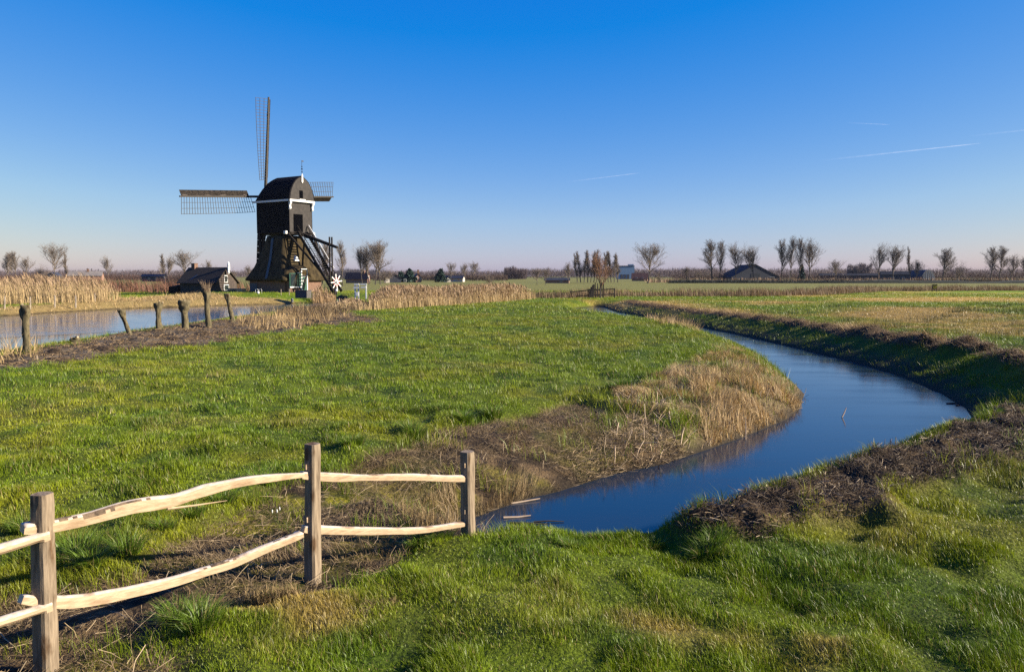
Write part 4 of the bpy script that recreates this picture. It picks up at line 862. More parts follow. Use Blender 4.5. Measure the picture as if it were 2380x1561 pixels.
# low lawn by the mill, bits and pieces around it
def gable(name, label, cat, uc, vb, Y, wpx, rz, depth, wallh, ridgeh, wallm, roofm, gz=None, over=.3, group=None, parts=()):
    """house with its gable face centred at picture column uc and distance Y; local +X is the gable's outward direction"""
    c = pd(uc, 640, Y); gz = 0 if gz is None else gz
    W = wpx; root = empty(name, (c.x, Y, gz), rz, label, cat, group); L_ = depth
    mb = MB(); mb.loft([[(X, -W/2, -.3), (X, W/2, -.3), (X, W/2, wallh), (X, 0, ridgeh-.08), (X, -W/2, wallh)] for X in (-L_, 0)]); mb.build('wall', wallm, root)
    sl = (ridgeh-wallh)/(W/2); mb = MB()
    for s in (-1, 1):
        e = (s*(W/2+over), wallh-sl*over)
        a = [(X, y, z) for X in (-L_-over, over*.7) for y, z in (e, (0, ridgeh))]
        t = .14
        mb.add([a[0], a[1], a[3], a[2]]+[(p[0], p[1], p[2]+t) for p in (a[0], a[1], a[3], a[2])], [(0, 1, 2, 3), (7, 6, 5, 4), (0, 4, 5, 1), (1, 5, 6, 2), (2, 6, 7, 3), (3, 7, 4, 0)])
    rf = mb.build('roof', roofm, root)
    for p in parts:
        kind = p[0]
        if kind == 'win':      # on the gable face: y, z, w, h
            _, y, z, w, h = p; f = MB(); f.box((.04, y, z), (.08, w, h)); fo_ = f.build('window', WHITE, root); g2 = MB(); g2.box((.09, y, z), (.04, w-.22, h-.22)); g2.build('pane', GLASS, fo_)
        if kind == 'door':
            _, y, w, h, m_ = p; f = MB(); f.box((.04, y, h/2), (.08, w, h)); f.build('door', m_, root)
        if kind == 'swin':     # on the long side facing -Y
            _, x, z, w, h = p; f = MB(); f.box((x, -W/2-.04, z), (w, .08, h)); fo_ = f.build('window', WHITE, root); g2 = MB(); g2.box((x, -W/2-.09, z), (w-.2, .04, h-.2)); g2.build('pane', GLASS, fo_)
        if kind == 'chim':
            _, x, h, w = p; f = MB(); f.box((x, 0, ridgeh+h/2-.3), (w, w, h+.6)); f.box((x, 0, ridgeh+h+.05), (w+.12, w+.12, .1)); f.build('chimney', BRICK, rf)
    return root
BROOF = mat('dark_thatch_roof', (0.020, 0.015, 0.012), (0.05, 0.036, 0.026), 3, .95, bump=.6, bscale=10)
BWALL = mat_boards('dark_stained_boards', (0.05, 0.036, 0.030), (0.10, 0.072, 0.056), .16, 2, .7)
barn = gable('barn', 'low black wooden barn with dark roof and tall white finial left of the mill', 'barn', 526, 676, 126, 4.5, R(-24), 7.5, 1.95, 4.05, BWALL, BROOF, .0, .4,
             parts=(('win', -.15, 2.35, .75, 1.15), ('win', -.1, 1.0, 1.1, .95), ('chim', -6.6, .7, .7)))
mb = MB(); mb.loft([[(.42, -w, z), (.42+w, -w, z), (.42+w, w, z), (.42, w, z)] for z, w in ((3.1, .06), (3.3, .2), (4.6, .19), (5.0, .10), (5.1, .02))]); mb.build('white_finial', WHITE, barn)
mb = MB(); mb.beam((-4.8, -1.25, 3.0), (-5.6, -2.35, 1.95), .28, .06, up=(0, -1, 1)); mb.build('roof_light', BLUEP, barn)
mb = MB(); mb.loft([[(-9.6, y, z) for y, z in ((-2.6, -.3), (1.8, -.3), (1.8, 1.8), (-2.6, 1.1))], [(-7.75, y, z) for y, z in ((-2.6, -.3), (1.8, -.3), (1.8, 1.9), (-2.6, 1.2))]]); mb.build('lean_to', TARX, barn)
# firewood, crate, boat and the small things round the mill
LOGM = mat('split_firewood', (0.30, 0.19, 0.10), (0.58, 0.42, 0.24), 6, .85)
c = pd(549, 675, 121); lp = empty('firewood_stack', (c.x, 121, .0), R(-12), 'stack of pale split firewood beside the barn', 'firewood'); rg = random.Random(4)
for r_ in range(5):
    for k in range(13):
        mb = MB(); x = -1.3+k*.21+(r_ % 2)*.1; y0 = rg.uniform(-.05, .05); mb.tube([(x, -.35+y0, .12+r_*.18), (x+rg.uniform(-.04, .04), .35+y0, .12+r_*.18)], .1*rg.uniform(.8, 1.05), 6, jit=.2, rng=rg); mb.build('log', LOGM, lp)
def box_thing(name, label, cat, u, v, Y, sx, sy, sz, m, lid=None, rz=-.4, z0=None):
    c = pd(u, v, Y); z0 = c.z if z0 is None else z0; o = empty(name, (c.x, Y, z0), rz, label, cat); mb = MB(); t = .05
    for a in ((0, -sy/2+t/2, sz/2, sx, t, sz), (0, sy/2-t/2, sz/2, sx, t, sz), (-sx/2+t/2, 0, sz/2, t, sy-2*t, sz), (sx/2-t/2, 0, sz/2, t, sy-2*t, sz), (0, 0, t/2+.002, sx-2*t, sy-2*t, t)): mb.box(a[:3], a[3:])
    mb.build('side_panel', m, o)
    mb = MB(); mb.box((0, 0, sz+.035), (sx+.12, sy+.12, .06)); mb.build('lid', lid or m, o)
    return o
box_thing('wooden_chest', 'pale wooden chest under the firewood stack by the barn', 'chest', 561, 677, 117, 1.1, .8, .9, mat('pale_planks', (.35, .27, .16), (.48, .38, .24), 4, .8), z0=.0)
STONE = mat('grey_slate_blocks', (.045, .04, .04), (.13, .115, .10), 7, .8, bump=.5)
t = box_thing('planked_tub', 'grey weathered planked tub standing on the lawn before the green mill door', 'tub', 705, 690, 103, 1.7, 1.1, .95, STONE, rz=-.3, z0=.0)
bk = MB(); r0_ = pd(679, 690, 104); bk.tube([(0, 0, 0), (0, 0, .5)], [.13, .19], 12); bo = bk.build('bucket', mat('galvanised_zinc', (.4, .42, .45), None, rough=.35, metal=.7)); bo.location = (r0_.x, 104, ground_z(r0_.x, 104)); tag(bo, 'small zinc bucket on the grass left of the planked tub', 'bucket')
for u, v, lb in ((600, 680, 'white ball lamp on the lawn before the dark left side of the mill'), (782, 675, 'white ball lamp below the star-shaped winch wheel')):
    p = pd(u, v, 108); ro = empty('garden_lamp', (p.x, 108, 0.1), 0, lb, 'lamp', 'white ball lamps by the mill'); mb = MB()
    n = 8; mb.loft([[(.19*math.sin(math.pi*q/n+.01)*math.cos(2*math.pi*k/12), .19*math.sin(math.pi*q/n+.01)*math.sin(2*math.pi*k/12), p.z-.1-.19*math.cos(math.pi*q/n)) for k in range(12)] for q in range(n+1)]); mb.build('globe', WHITE, ro, smooth=True)
    mb = MB(); mb.tube([(0, 0, -.4), (0, 0, p.z-.25)], .03, 6); mb.build('stem', TARS, ro)
p = pd(601, 676, 113); rk = empty('hoop_rack', (p.x, 113, .3), R(-30), 'two small white metal hoops against the base of the mill', 'rack')
for x in (-.35, .35):
    mb = MB(); mb.tube([(x-.28, 0, -.2), (x-.28, 0, .55), (x-.15, 0, .68), (x+.15, 0, .68), (x+.28, 0, .55), (x+.28, 0, -.2)], .03, 6, cap=False); mb.build('hoop', WHITE, rk)
for u, v, vt, lb in ((653, 690, 672, 'thin bare stake on the mill lawn, left of two'), (672, 690, 671, 'thin bare stake on the mill lawn beside the bucket'), (726, 692, 681, 'short dark stake at the reeds right of the planked tub')):
    stake(u, v, vt, 1.8 if u < 700 else 4, lb, zb=-.1, cat='stake', group='stakes on the mill lawn', m=GREYW if u < 700 else POSTW)
# white painted railing of the sluice
p = pd(838, 690, 106); sr = empty('sluice_railing', (p.x, 106, -.4), 0, 'white painted sluice railing standing in the reeds right of the mill', 'railing'); kx = 106/FPX
def sx_(u): return (u-838)*kx
def sz_(v): return zof(v, 106)+.4
mb = MB()
for u, v1 in ((826, 689), (833.5, 689), (851, 686)): mb.box((sx_(u), 0, (sz_(659.5)+sz_(v1))/2-.3), (.18, .18, sz_(659.5)-sz_(v1)+.6))
mb.build('post', WHITE, sr)
mb = MB(); mb.box((sx_(829.5), -.14, sz_(660.5)), (11*kx, .14, .2)); mb.box((sx_(846), -.14, sz_(660.5)), (15*kx, .14, .2)); mb.box((sx_(829), -.14, sz_(668.5)), (13*kx, .12, .24)); mb.box((sx_(845.5), -.14, sz_(667.5)), (12*kx, .12, .2)); mb.box((sx_(830), -.14, sz_(683)), (6*kx, .1, .5)); mb.build('rail', WHITE, sr)
# gate and stacked posts at the head of the ditch
DKW = mat('dark_wet_timber', (.025, .018, .014), (.07, .05, .035), 4, .8)
GY_ = 104.0; p = pd(1379, 690, GY_); gt = empty('field_fence', (p.x, GY_, 0), 0, 'dark two-rail field fence at the far end of the winding ditch', 'fence'); kx = GY_/FPX
def F(u, v, y=0): q = pd(u, v, GY_); return (q.x-p.x, y, q.z)
for u, vt in ((1327, 676), (1369, 672), (1395, 671), (1428, 671)):
    mb = MB(); a = F(u, 695); b = F(u, vt-1); mb.beam((a[0], 0, a[2]-.3), b, .13, .13); mb.build('post', DKW, gt)
for (u0, v0, u1, v1) in ((1325, 679, 1369, 674), (1369, 674, 1429, 671.5), (1326, 689, 1369, 686.5), (1369, 686.5, 1428, 683)):
    mb = MB(); a = F(u0, v0, -.12); b = F(u1, v1, -.12); mb.beam(a, b, .06, .13); mb.build('rail', DKW, gt)
g1 = ['leftmost slanting dark stake of the bundle leaning on the field fence', 'broad slanting dark board in the bundle at the field fence', 'dark board with rounded top in the bundle at the field fence', 'tall thin dark stake at the middle of the bundle', 'dark stake with a pale strip right of the bundle',
      'tall twin dark post right of the bundle at the field fence', 'tall dark post with a pale edge nearest the young tree']
for (ub, ut, vt, w), lb in zip(((1369, 1374, 667, 3), (1373, 1378, 662.5, 4.5), (1378, 1380, 661, 5), (1384, 1383.5, 656, 2.4), (1388, 1389, 659, 2.6), (1394.5, 1398, 656.5, 4), (1401, 1402.5, 656, 3.4)), g1):
    mb = MB(); a = pd(ub, 694, GY_-.4); b = pd(ut, vt, GY_-.25); r = w*kx; mb.beam(a, b, r, .10, w2=r*.8, up=(0, 1, 0)); o = mb.build('stake', DKW, None, off=tuple(a)); o.location = a; tag(o, lb, 'stake', 'dark stakes leaning at the field fence')
# yellow and black marker board in the right field
p = pd(2172, 672, 139); sg = empty('marker_board', (p.x, 139, 0), R(-10), 'small yellow and black marker board standing in the far right field', 'sign')
YEL = mat('yellow_sheet', (.42, .33, .03), (.55, .44, .05), 6, .5); BLK = mat('black_paint', (.02, .02, .015), None, rough=.6)
mb = MB(); mb.box((0, 0, .95), (.82, .05, .80)); mb.build('board', BLK, sg); mb = MB(); mb.box((.06, -.04, .93), (.58, .03, .55)); mb.build('face', YEL, sg); mb = MB(); mb.box((-.02, -.065, 1.0), (.22, .02, .16)); mb.build('dark_blot', BLK, sg)
for x in (-.36, .36):
    mb = MB(); mb.box((x, .05, .45), (.06, .05, 1.1)); mb.build('leg', DKW, sg)

# ------------------------------------------------------------------ bare winter trees
def make_tree(name, seed, kind):
    rg = random.Random(seed); tv = []; tf = []; trunk = MB(); crown = MB(); tw = []
    P = dict(oak=(.36, 16, 1.05, .60, .62, .045), vase=(.30, 16, .72, .60, .62, .05), poplar=(.18, 20, .28, .30, .58, .10), tall=(.28, 18, .75, .42, .64, .05), bush=(.04, 14, .85, .85, .65, .03))[kind]
    t0, nl, spread, l1, lr, trp_ = P
    def branch(p, d, L_, r, lvl, mbx, trop):
        n = 5 if lvl < 2 else (4 if lvl == 2 else 2); pts = [p.copy()]; dd = d.copy(); wob = .16 if lvl else .07
        for k in range(n):
            dd = (dd+Vector((rg.gauss(0, wob), rg.gauss(0, wob), rg.gauss(0, wob*.6)+trop))).normalized(); pts.append(pts[-1]+dd*L_/n)
        rr = [r*(1-.75*k/n) for k in range(n+1)]
        if lvl >= 3: tw.append((pts, rr))
        else: mbx.tube(pts, rr, 8 if lvl == 0 else (5 if lvl == 1 else 3), cap=False)
        return pts
    def sub(pts, L_, r, lvl, t_from, cnt):
        if lvl > 4: return
        for c in range(cnt):
            t = t_from+(1-t_from)*(c+rg.random())/cnt; s = min(len(pts)-2, int(t*(len(pts)-1))); f = t*(len(pts)-1)-s; p = pts[s].lerp(pts[s+1], min(f, 1)); d = (pts[s+1]-pts[s]).normalized()
            az = rg.uniform(0, 6.283); side = Vector((math.cos(az), math.sin(az), rg.uniform(-.1, .35))); ang_ = {1: spread*(1.15-.75*t), 2: .75, 3: .8, 4: .8}[lvl]*rg.uniform(.7, 1.3)
            d2 = (d*math.cos(ang_)+side*math.sin(ang_)).normalized(); LL = L_*(lr if lvl > 1 else l1)*rg.uniform(.65, 1.15)
            if lvl == 1: LL *= (1.25-.75*(t-t_from)/(1-t_from)) if kind != 'bush' else 1
            if lvl > 1: LL *= 1.0-.35*t
            r2 = r*(.55 if lvl == 1 else .5)*(1-.5*t) if lvl < 3 else .0022
            q = branch(p, d2, LL, max(r2, .0016), lvl, crown, {1: trp_, 2: .04, 3: .03, 4: .02}[lvl])
            sub(q, LL, r2, lvl+1, .15, {1: 10, 2: 9, 3: 5}.get(lvl, 0))
    pts = branch(Vector((0, 0, -.01)), Vector((rg.uniform(-.08, .08), rg.uniform(-.08, .08), 1)).normalized(), .80 if kind in ('oak', 'vase') else (.93 if kind != 'bush' else .5), .020 if kind != 'bush' else .015, 0, trunk, .02)
    sub(pts, 1.0, .027, 1, t0, nl)
    # twigs as thin triangular slivers
    tp = np.array([[tuple(q[0][0]), tuple(q[0][len(q[0])//2]), tuple(q[0][-1])] for q in tw]); w = .0030; n = len(tp); fa = np.random.default_rng(seed).uniform(0, 3.14, n)
    sd_ = np.stack([np.cos(fa), np.sin(fa), 0*fa], 1)*w/2
    V = np.stack([tp[:, 0]-sd_, tp[:, 0]+sd_, tp[:, 1]-sd_*.8, tp[:, 1]+sd_*.8, tp[:, 2]], 1).reshape(-1, 3); T = (np.array([[0, 1, 3], [0, 3, 2], [2, 3, 4]])[None]+(np.arange(n)*5)[:, None, None]).reshape(-1, 3)
    b = len(crown.v); crown.v += [tuple(x) for x in V.tolist()]; crown.f += [tuple(x) for x in (T+b).tolist()]
    a = np.array(trunk.v+crown.v); hh = a[:, 2].max(); half = np.percentile(np.abs(a[:, 0]), 98.5)
    root = empty(name, (0, -500, -60)); t_ = trunk.build('trunk', TRUNKM, root, smooth=True); c_ = crown.build('crown', CROWNM, root)
    for o in (t_, c_): o.data.transform(Matrix.Diagonal((1/half, 1/half, 1/hh, 1)))
    return root
TRUNKM = mat('winter_bark', (0.050, 0.040, 0.033), (0.11, 0.088, 0.068), 3, .9)
CROWNM = mat('winter_twigs', (0.15, 0.115, 0.085), (0.26, 0.20, 0.15), 2, .9)
PROTO = {k: [make_tree('bare_tree', s, kd) for s in ss] for k, kd, ss in (('oak', 'oak', (31, 32)), ('vase', 'vase', (41, 42, 43)), ('poplar', 'poplar', (51, 52)), ('tall', 'tall', (61, 62, 63)), ('bush', 'bush', (71, 72)))}
used = set(); tcount = 0
def tree(kind, var, u, vb, vt, hw, Y, label, lean=0.0, name='bare_tree', group='bare trees along the horizon', cat='tree', gz=0.0, crownm=None):
    """crown half-width hw and top row vt are read off the photograph at distance Y"""
    global tcount
    pr = PROTO[kind][var % len(PROTO[kind])]; k = (kind, var % len(PROTO[kind]))
    o = copy_tree(pr) if k in used else pr; used.add(k)
    p = pd(u, 640, Y); H = zof(vt, Y)-gz; w = hw*Y/FPX
    o.name = name; o.location = (p.x, Y, gz); o.scale = (w, w, H); o.rotation_euler = (0, lean, (tcount*2.4) % 6.28 if lean == 0 else 0); tcount += 1
    if crownm:
        for ch in o.children:
            if ch.name.startswith('crown'):
                ch.data = ch.data.copy(); ch.data.materials[0] = crownm
    return tag(o, label, cat, group)
TL = [
 ('tall', 0, 17, 645, 586, 13, 420, 'bare tree leftmost on the horizon, dark trunk behind the reeds'),
 ('tall', 1, 27, 645, 580, 12, 425, 'tallest of the three bare trees at the far left edge'),
 ('tall', 2, 38, 645, 581, 14, 418, 'rightmost of the three bare trees at the far left edge'),
 ('vase', 0, 62, 645, 592, 17, 410, 'dense many-stemmed bare tree right of the three at the far left'),
 ('bush', 0, 88, 645, 610, 16, 405, 'low bushy bare tree between the dense one and the tallest on the left'),
 ('oak', 0, 128, 645, 559, 27, 400, 'tallest bare tree on the left, wide crown above the reed bed'),
 ('poplar', 0, 156, 645, 584, 9, 402, 'narrow bare tree just right of the tallest one on the left'),
 ('bush', 1, 112, 645, 616, 14, 430, 'small pale bare tree behind the foot of the tallest left tree'),
 ('vase', 1, 251, 645, 591, 14, 430, 'lone round bare tree midway between reed bed and barn'),
 ('poplar', 1, 378, 645, 588, 11, 390, 'narrow bare tree left of the wide one behind the barn'),
 ('vase', 2, 391, 645, 590, 13, 392, 'upright bare tree touching the wide tree behind the barn'),
 ('oak', 1, 433, 645, 577, 31, 380, 'wide crowned bare tree above the left end of the barn roof'),
 ('vase', 0, 484, 645, 600, 12, 420, 'small bare tree above the middle of the barn roof'),
 ('bush', 0, 512, 645, 613, 13, 330, 'dark purplish bush above the barn gable'),
 ('bush', 1, 540, 645, 617, 12, 330, 'dark bush right of the barn finial'),
 ('vase', 1, 578, 645, 612, 14, 260, 'dark bushy tree half hidden behind the left corner of the mill thatch'),
 ('tall', 1, 748, 645, 556, 25, 262, 'bare tree seen through the mill stairs and tail poles'),
 ('tall', 0, 796, 655, 555, 15, 215, 'slender bare tree with a straight trunk just right of the winch wheel'),
 ('tall', 2, 842, 650, 571, 17, 260, 'thin bare tree leaning left beside the white railing', -.16),
 ('vase', 2, 858, 650, 557, 25, 258, 'leftmost big bare tree of the cluster right of the mill, leaning left', -.12),
 ('oak', 0, 872, 650, 552, 27, 252, 'middle big bare tree of the cluster right of the mill'),
 ('oak', 1, 884, 650, 553, 31, 256, 'rightmost and widest bare tree of the cluster right of the mill'),
 ('bush', 0, 893, 648, 615, 18, 300, 'low brown scrub tree at the right foot of the big cluster'),
 ('oak', 0, 1048, 655, 606, 12, 330, 'dark bare tree left of the pale pair at the middle of the horizon'),
 ('vase', 1, 1080, 650, 608, 13, 420, 'greyish bare tree, left of the pair in mid horizon'),
 ('oak', 1, 1098, 650, 605, 17, 425, 'pale round bare tree, right of the pair in mid horizon'),
 ('bush', 1, 1137, 662, 622, 15, 200, 'brown many-stemmed bush alone in the middle field'),
 ('oak', 0, 1248, 660, 621, 13, 235, 'dark low orchard tree left of the smallest shed'),
 ('oak', 1, 1267, 660, 620, 14, 238, 'dark spreading orchard tree in mid horizon'),
 ('vase', 0, 1321, 657, 605, 13, 270, 'small bare tree with a fan crown left of the poplar row'),
 ('oak', 0, 1506, 654, 559, 37, 290, 'big round crowned bare tree standing alone right of the blue hall'),
 ('bush', 1, 1532, 652, 622, 15, 310, 'dark bush at the right foot of the big lone tree'),
 ('vase', 0, 1596, 650, 616, 14, 420, 'dark low tree between the lone tree and the leaning pair'),
 ('bush', 0, 1630, 650, 618, 22, 415, 'wide brown bush before the leaning pair'),
 ('tall', 0, 1656, 648, 553, 24, 400, 'left tree of the leaning pair, bending left', -.18),
 ('tall', 1, 1672, 648, 553, 17, 402, 'right tree of the leaning pair, slimmer crown', -.05),
 ('vase', 1, 1710, 648, 558, 24, 400, 'bare tree above the left slope of the great barn roof'),
 ('vase', 2, 1752, 648, 560, 27, 398, 'bare tree above the ridge of the great barn roof'),
 ('tall', 2, 1818, 648, 553, 20, 395, 'first of four poplars right of the great barn, leaning left', -.12),
 ('tall', 0, 1837, 648, 545, 15, 397, 'second of four poplars right of the great barn, the narrowest'),
 ('tall', 1, 1858, 648, 545, 17, 393, 'third of four poplars right of the great barn, crossing its neighbour', -.08),
 ('vase', 0, 1880, 648, 548, 29, 391, 'last and broadest of the four poplars right of the great barn'),
 ('oak', 1, 1945, 648, 600, 19, 380, 'small round bare tree right of the four poplars'),
 ('vase', 1, 2041, 648, 560, 21, 385, 'bare tree with an open crown left of the broadest one on the right'),
 ('vase', 2, 2075, 648, 558, 25, 382, 'broad bare tree above the long low building on the right'),
 ('poplar', 0, 2116, 648, 570, 10, 388, 'narrow bare tree between the broad one and the dome'),
 ('vase', 0, 2130, 648, 600, 18, 386, 'low spreading tree just left of the dome'),
 ('tall', 2, 2192, 648, 575, 29, 384, 'bare tree with a leaning trunk right of the dome', -.1),
 ('bush', 0, 2225, 648, 602, 14, 420, 'faint bushy tree right of the leaning trunk past the dome'),
 ('tall', 1, 2303, 645, 568, 19, 400, 'left of the two tall trees near the right edge', -.1),
 ('tall', 0, 2322, 645, 568, 20, 402, 'right of the two tall trees near the right edge'),
 ('vase', 1, 2352, 645, 588, 18, 380, 'dark bushy tree before the right edge of the picture'),
 ('vase', 2, 2382, 645, 586, 18, 385, 'bare tree cut by the right edge of the picture'),
]
for t in TL: tree(t[0], t[1], t[2], t[3], t[4], t[5], t[6], t[7], t[8] if len(t) > 8 else 0.0)
for k, (u, vt) in enumerate(((1342, 586), (1350, 582), (1358, 580), (1366, 579), (1373, 584), (1380, 578), (1387, 580), (1407, 582), (1414, 584), (1421, 582), (1428, 585), (1436, 589))):
    tree('poplar', k, u, 650, vt, 11, 330+3*(k % 2), 'tall bare poplar of the even row left of the blue hall', group='row of poplars left of the blue hall')
REDTW = mat('reddish_willow_twigs', (0.20, 0.10, 0.06), (0.34, 0.19, 0.11), 3, .9)
tree('vase', 1, 1396, 690, 577, 30, 102.5, 'young reddish twigged tree at the field fence before the poplars', crownm=REDTW, group='young tree')
DKB = mat('dark_purplish_twigs', (0.05, 0.035, 0.035), (0.095, 0.065, 0.06), 3, .9)
for u, vt, w, Y, lb in ((405, 622, 24, 142, 'large dark bramble thicket against the left end of the barn'), (390, 640, 16, 139, 'lower dark thicket left of the barn lean-to')):
    tree('bush', 0, u, 675, vt, w, Y, lb, name='thicket', cat='bush', group='thickets by the barn', crownm=DKB)
# conifers
CONM = mat('conifer_needles', (0.012, 0.035, 0.028), (0.03, 0.07, 0.05), 4, .8)
def conifer(u, vb, vt, hw, Y, label, seed):
    p = pd(u, 640, Y); H = zof(vt, Y); w = 1.40*hw*Y/FPX; root = empty('conifer', (p.x, Y, 0), 0, label, 'conifer', 'dark conifers on the horizon'); mb = MB(); mb.tube([(0, 0, -.1), (0, 0, H*.9)], [.25, .06], 6); mb.build('trunk', TRUNKM, root)
    r = np.random.default_rng(seed); n = 2600; t = r.random(n)**.7; a = r.uniform(0, 6.28, n); rr = w*(1-t)**.8*(.35+.65*r.random(n))*(1+.25*np.sin(a*3+t*9)); z = H*(.06+.94*t)
    c = np.stack([rr*np.cos(a), rr*np.sin(a), z], 1); V = (c[:, None, :]+r.normal(0, .35, (n, 3, 3))); o = np_mesh('crown', V, np.arange(n*3).reshape(-1, 3), CONM, parent=root); return root
conifer(952, 650, 627, 12, 330, 'dark blue-green conifer left of the pink brick house', 1); conifer(932, 650, 634, 8, 345, 'smaller dark conifer behind the blue-black barn', 2)
conifer(1024, 650, 627, 11, 340, 'dark conifer just left of the dark bare tree in mid horizon', 3); conifer(1863, 648, 616, 6, 410, 'small spruce between the trunks of the four poplars', 4)

# ------------------------------------------------------------------ far buildings
SLATE = mat('blue_slate', (.030, .034, .045), (.048, .052, .065), .6, .9, spec=.05); RTILE = mat('red_brown_tiles', (.10, .045, .035), (.16, .075, .055), .8, .8); BRK = mat('far_brick', (.28, .15, .11), (.38, .22, .16), .8, .85)
GTILE = mat('grey_brown_tiles', (.16, .14, .13), (.24, .21, .19), .5, .8); PALE = mat('pale_render', (.50, .44, .36), (.60, .54, .46), .5, .8); HALLB = mat_boards('blue_steel_sheet', (.13, .22, .36), (.16, .26, .42), 1.2, 0, .5); DKS = mat('dark_sheds', (.03, .035, .05), (.05, .055, .075), .5, .7)
def gb(name, label, cat, u, Y, wu, hwall, hr, rz, depth, wm, rm, parts=()):
    k = Y/FPX; return gable(name, label, cat, u, 650, Y, wu*k, R(rz), depth, zof(hwall, Y), zof(hr, Y), wm, rm, 0, .4, parts=parts)
gb('farmhouse', 'pale grey roofed farmhouse behind the left reed bed', 'house', 161, 420, 22, 640, 630.5, -165, 16, BRK, GTILE, (('chim', -9, 1.2, 1.0),))
gb('shed', 'dark shed with a peaked roof left of the grey farmhouse', 'shed', 118, 400, 22, 641, 633.5, -80, 9, DKS, DKS, (('win', 1.0, 1.2, .9, .8),))
gb('long_shed', 'long low blue-black shed left of the barn', 'shed', 384, 380, 10, 641.5, 637.5, -12, 12, DKS, DKS, (('swin', -4, 1.3, 1.2, .8), ('swin', -8, 1.3, 1.2, .8)))
gb('farmhouse', 'red-brown roofed house behind the big trees right of the mill', 'house', 857, 300, 12, 645, 633.8, -22, 9.5, BRK, RTILE, (('win', .0, 2.2, .8, 1.0), ('chim', -2, .8, .7)))
gb('garden_shed', 'small sunlit yellowish shed between the red roofed house and the dark barn', 'shed', 901, 318, 9, 645.5, 642, -70, 3, PALE, DKS, (('win', 0, 1.0, .6, .5),))
gb('barn', 'blue-black barn with a bright right gable beyond the reeds', 'barn', 917, 320, 30, 646, 636.5, -80, 8, DKS, SLATE, (('win', 4.2, .9, 1.2, 1.0),))
gb('brick_house', 'pinkish brick house right of the left conifer', 'house', 973, 340, 13, 644, 636, -75, 8, BRK, RTILE, (('win', -.8, 1.8, .9, 1.0), ('win', .9, 1.8, .9, 1.0), ('chim', -1.5, 1.6, .8)))
gb('brick_house', 'small pale walled house at the foot of the dark mid tree', 'house', 1043, 345, 9, 647, 642, -75, 6, PALE, SLATE, (('win', 0, 1.0, .8, .8),))
gb('stable', 'low white and dark stable right of the dark mid tree', 'stable', 1078, 360, 12, 646, 641, -20, 10, PALE, DKS, (('swin', -2, 1, 1, .8), ('swin', -5, 1, 1, .8), ('swin', -8, 1, 1, .8)))
gb('shed', 'low pinkish shed under the orchard trees', 'shed', 1323, 300, 9, 650, 646, -10, 9, BRK, DKS, (('swin', -3, .9, 1.1, .6),))
# blue hall
Y_ = 620; p = pd(1455, 640, Y_); k_ = Y_/FPX; hl = empty('factory_hall', (p.x, Y_, 0), 0, 'large pale blue flat-roofed hall right of the poplar row', 'hall')
mb = MB(); mb.box((0, 4, zof(618.5, Y_)/2), (36*k_, 14, zof(618.5, Y_))); mb.build('wall', HALLB, hl); mb = MB(); mb.box((0, 4, zof(618.5, Y_)+.15), (36.6*k_, 14.6, .35)); mb.build('roof', SLATE, hl)
mb = MB(); mb.box((12*k_, 3, zof(617, Y_)+.4), (4, 4, 1.2)); mb.build('roof_unit', HALLB, hl)
for x in (-3.8, -1.4, 1.2): mb = MB(); mb.box((x, -3.05, 1.9), (1.7, .12, 3.6)); mb.build('door', DKS, hl)
gb('farmhouse', 'brown tiled house between the blue hall and the big lone tree', 'house', 1505, 420, 14, 646, 635, -14, 8, BRK, RTILE, (('swin', -2.5, 1.4, 1.0, 1.0), ('swin', -5.5, 1.4, 1.0, 1.0)))
# great barn, long sheds, dome
gb('great_barn', 'great blue-black barn with a very wide low pitched roof among the right trees', 'barn', 1756, 430, 112, 644, 614.5, -88, 26, DKS, SLATE, (('door', 0, 5, 4, mat('barn_door', (.02, .025, .035), None, rough=.7)), ('win', 9, 1.6, 2.5, 1.0)))
gb('long_shed', 'long low dark shed below the broad right tree', 'shed', 2112, 430, 14, 637, 631, -14, 14, DKS, SLATE, (('swin', -3, 1.6, 1.4, .8), ('swin', -8, 1.6, 1.4, .8)))
gb('long_shed', 'long low dark shed left of the misty trees on the right', 'shed', 2040, 440, 14, 640, 636, -14, 30, DKS, SLATE, (('swin', -6, 1.2, 1.4, .8), ('swin', -16, 1.2, 1.4, .8)))
Y_ = 425; k_ = Y_/FPX; p = pd(2158, 640, Y_); dm = empty('dome_shelter', (p.x, Y_, 0), R(8), 'dark blue round-topped tunnel shelter left of the leaning tree', 'shelter')
rr = 16.5*k_; hh_ = zof(627, Y_); mb = MB(); mb.loft([[(rr*math.cos(math.pi*q/16), yy, hh_*math.sin(math.pi*q/16)**.8) for q in range(17)] for yy in (0, 14)]); mb.build('canvas_shell', DKS, dm, smooth=False)
mb = MB()
for q in range(9):
    a = math.pi*(q+.5)/9; mb.box((rr*.93*math.cos(a), -.06, hh_*.45*math.sin(a)), (.15, .1, hh_*.85*math.sin(a)))
mb.build('end_frame', mat('pale_steel', (.25, .3, .36), None, rough=.5), dm)
# poles left
for u, vt, lb in ((203.5, 623, 'left'), (213.5, 624, 'middle'), (229, 625, 'right')):
    p = pd(u, 640, 430); mb = MB(); H = zof(vt, 430); mb.tube([(0, 0, -.3), (0, 0, H)], [.16, .12], 6); mb.box((0, 0, H-.4), (1.0, .12, .12)); o = mb.build('utility_pole', DKW); o.location = (p.x, 430, 0); tag(o, 'thin utility pole beyond the reed bed, the '+lb+' one of three', 'pole', 'utility poles left of the lone round tree')
p = pd(2317-554, 640, 300)
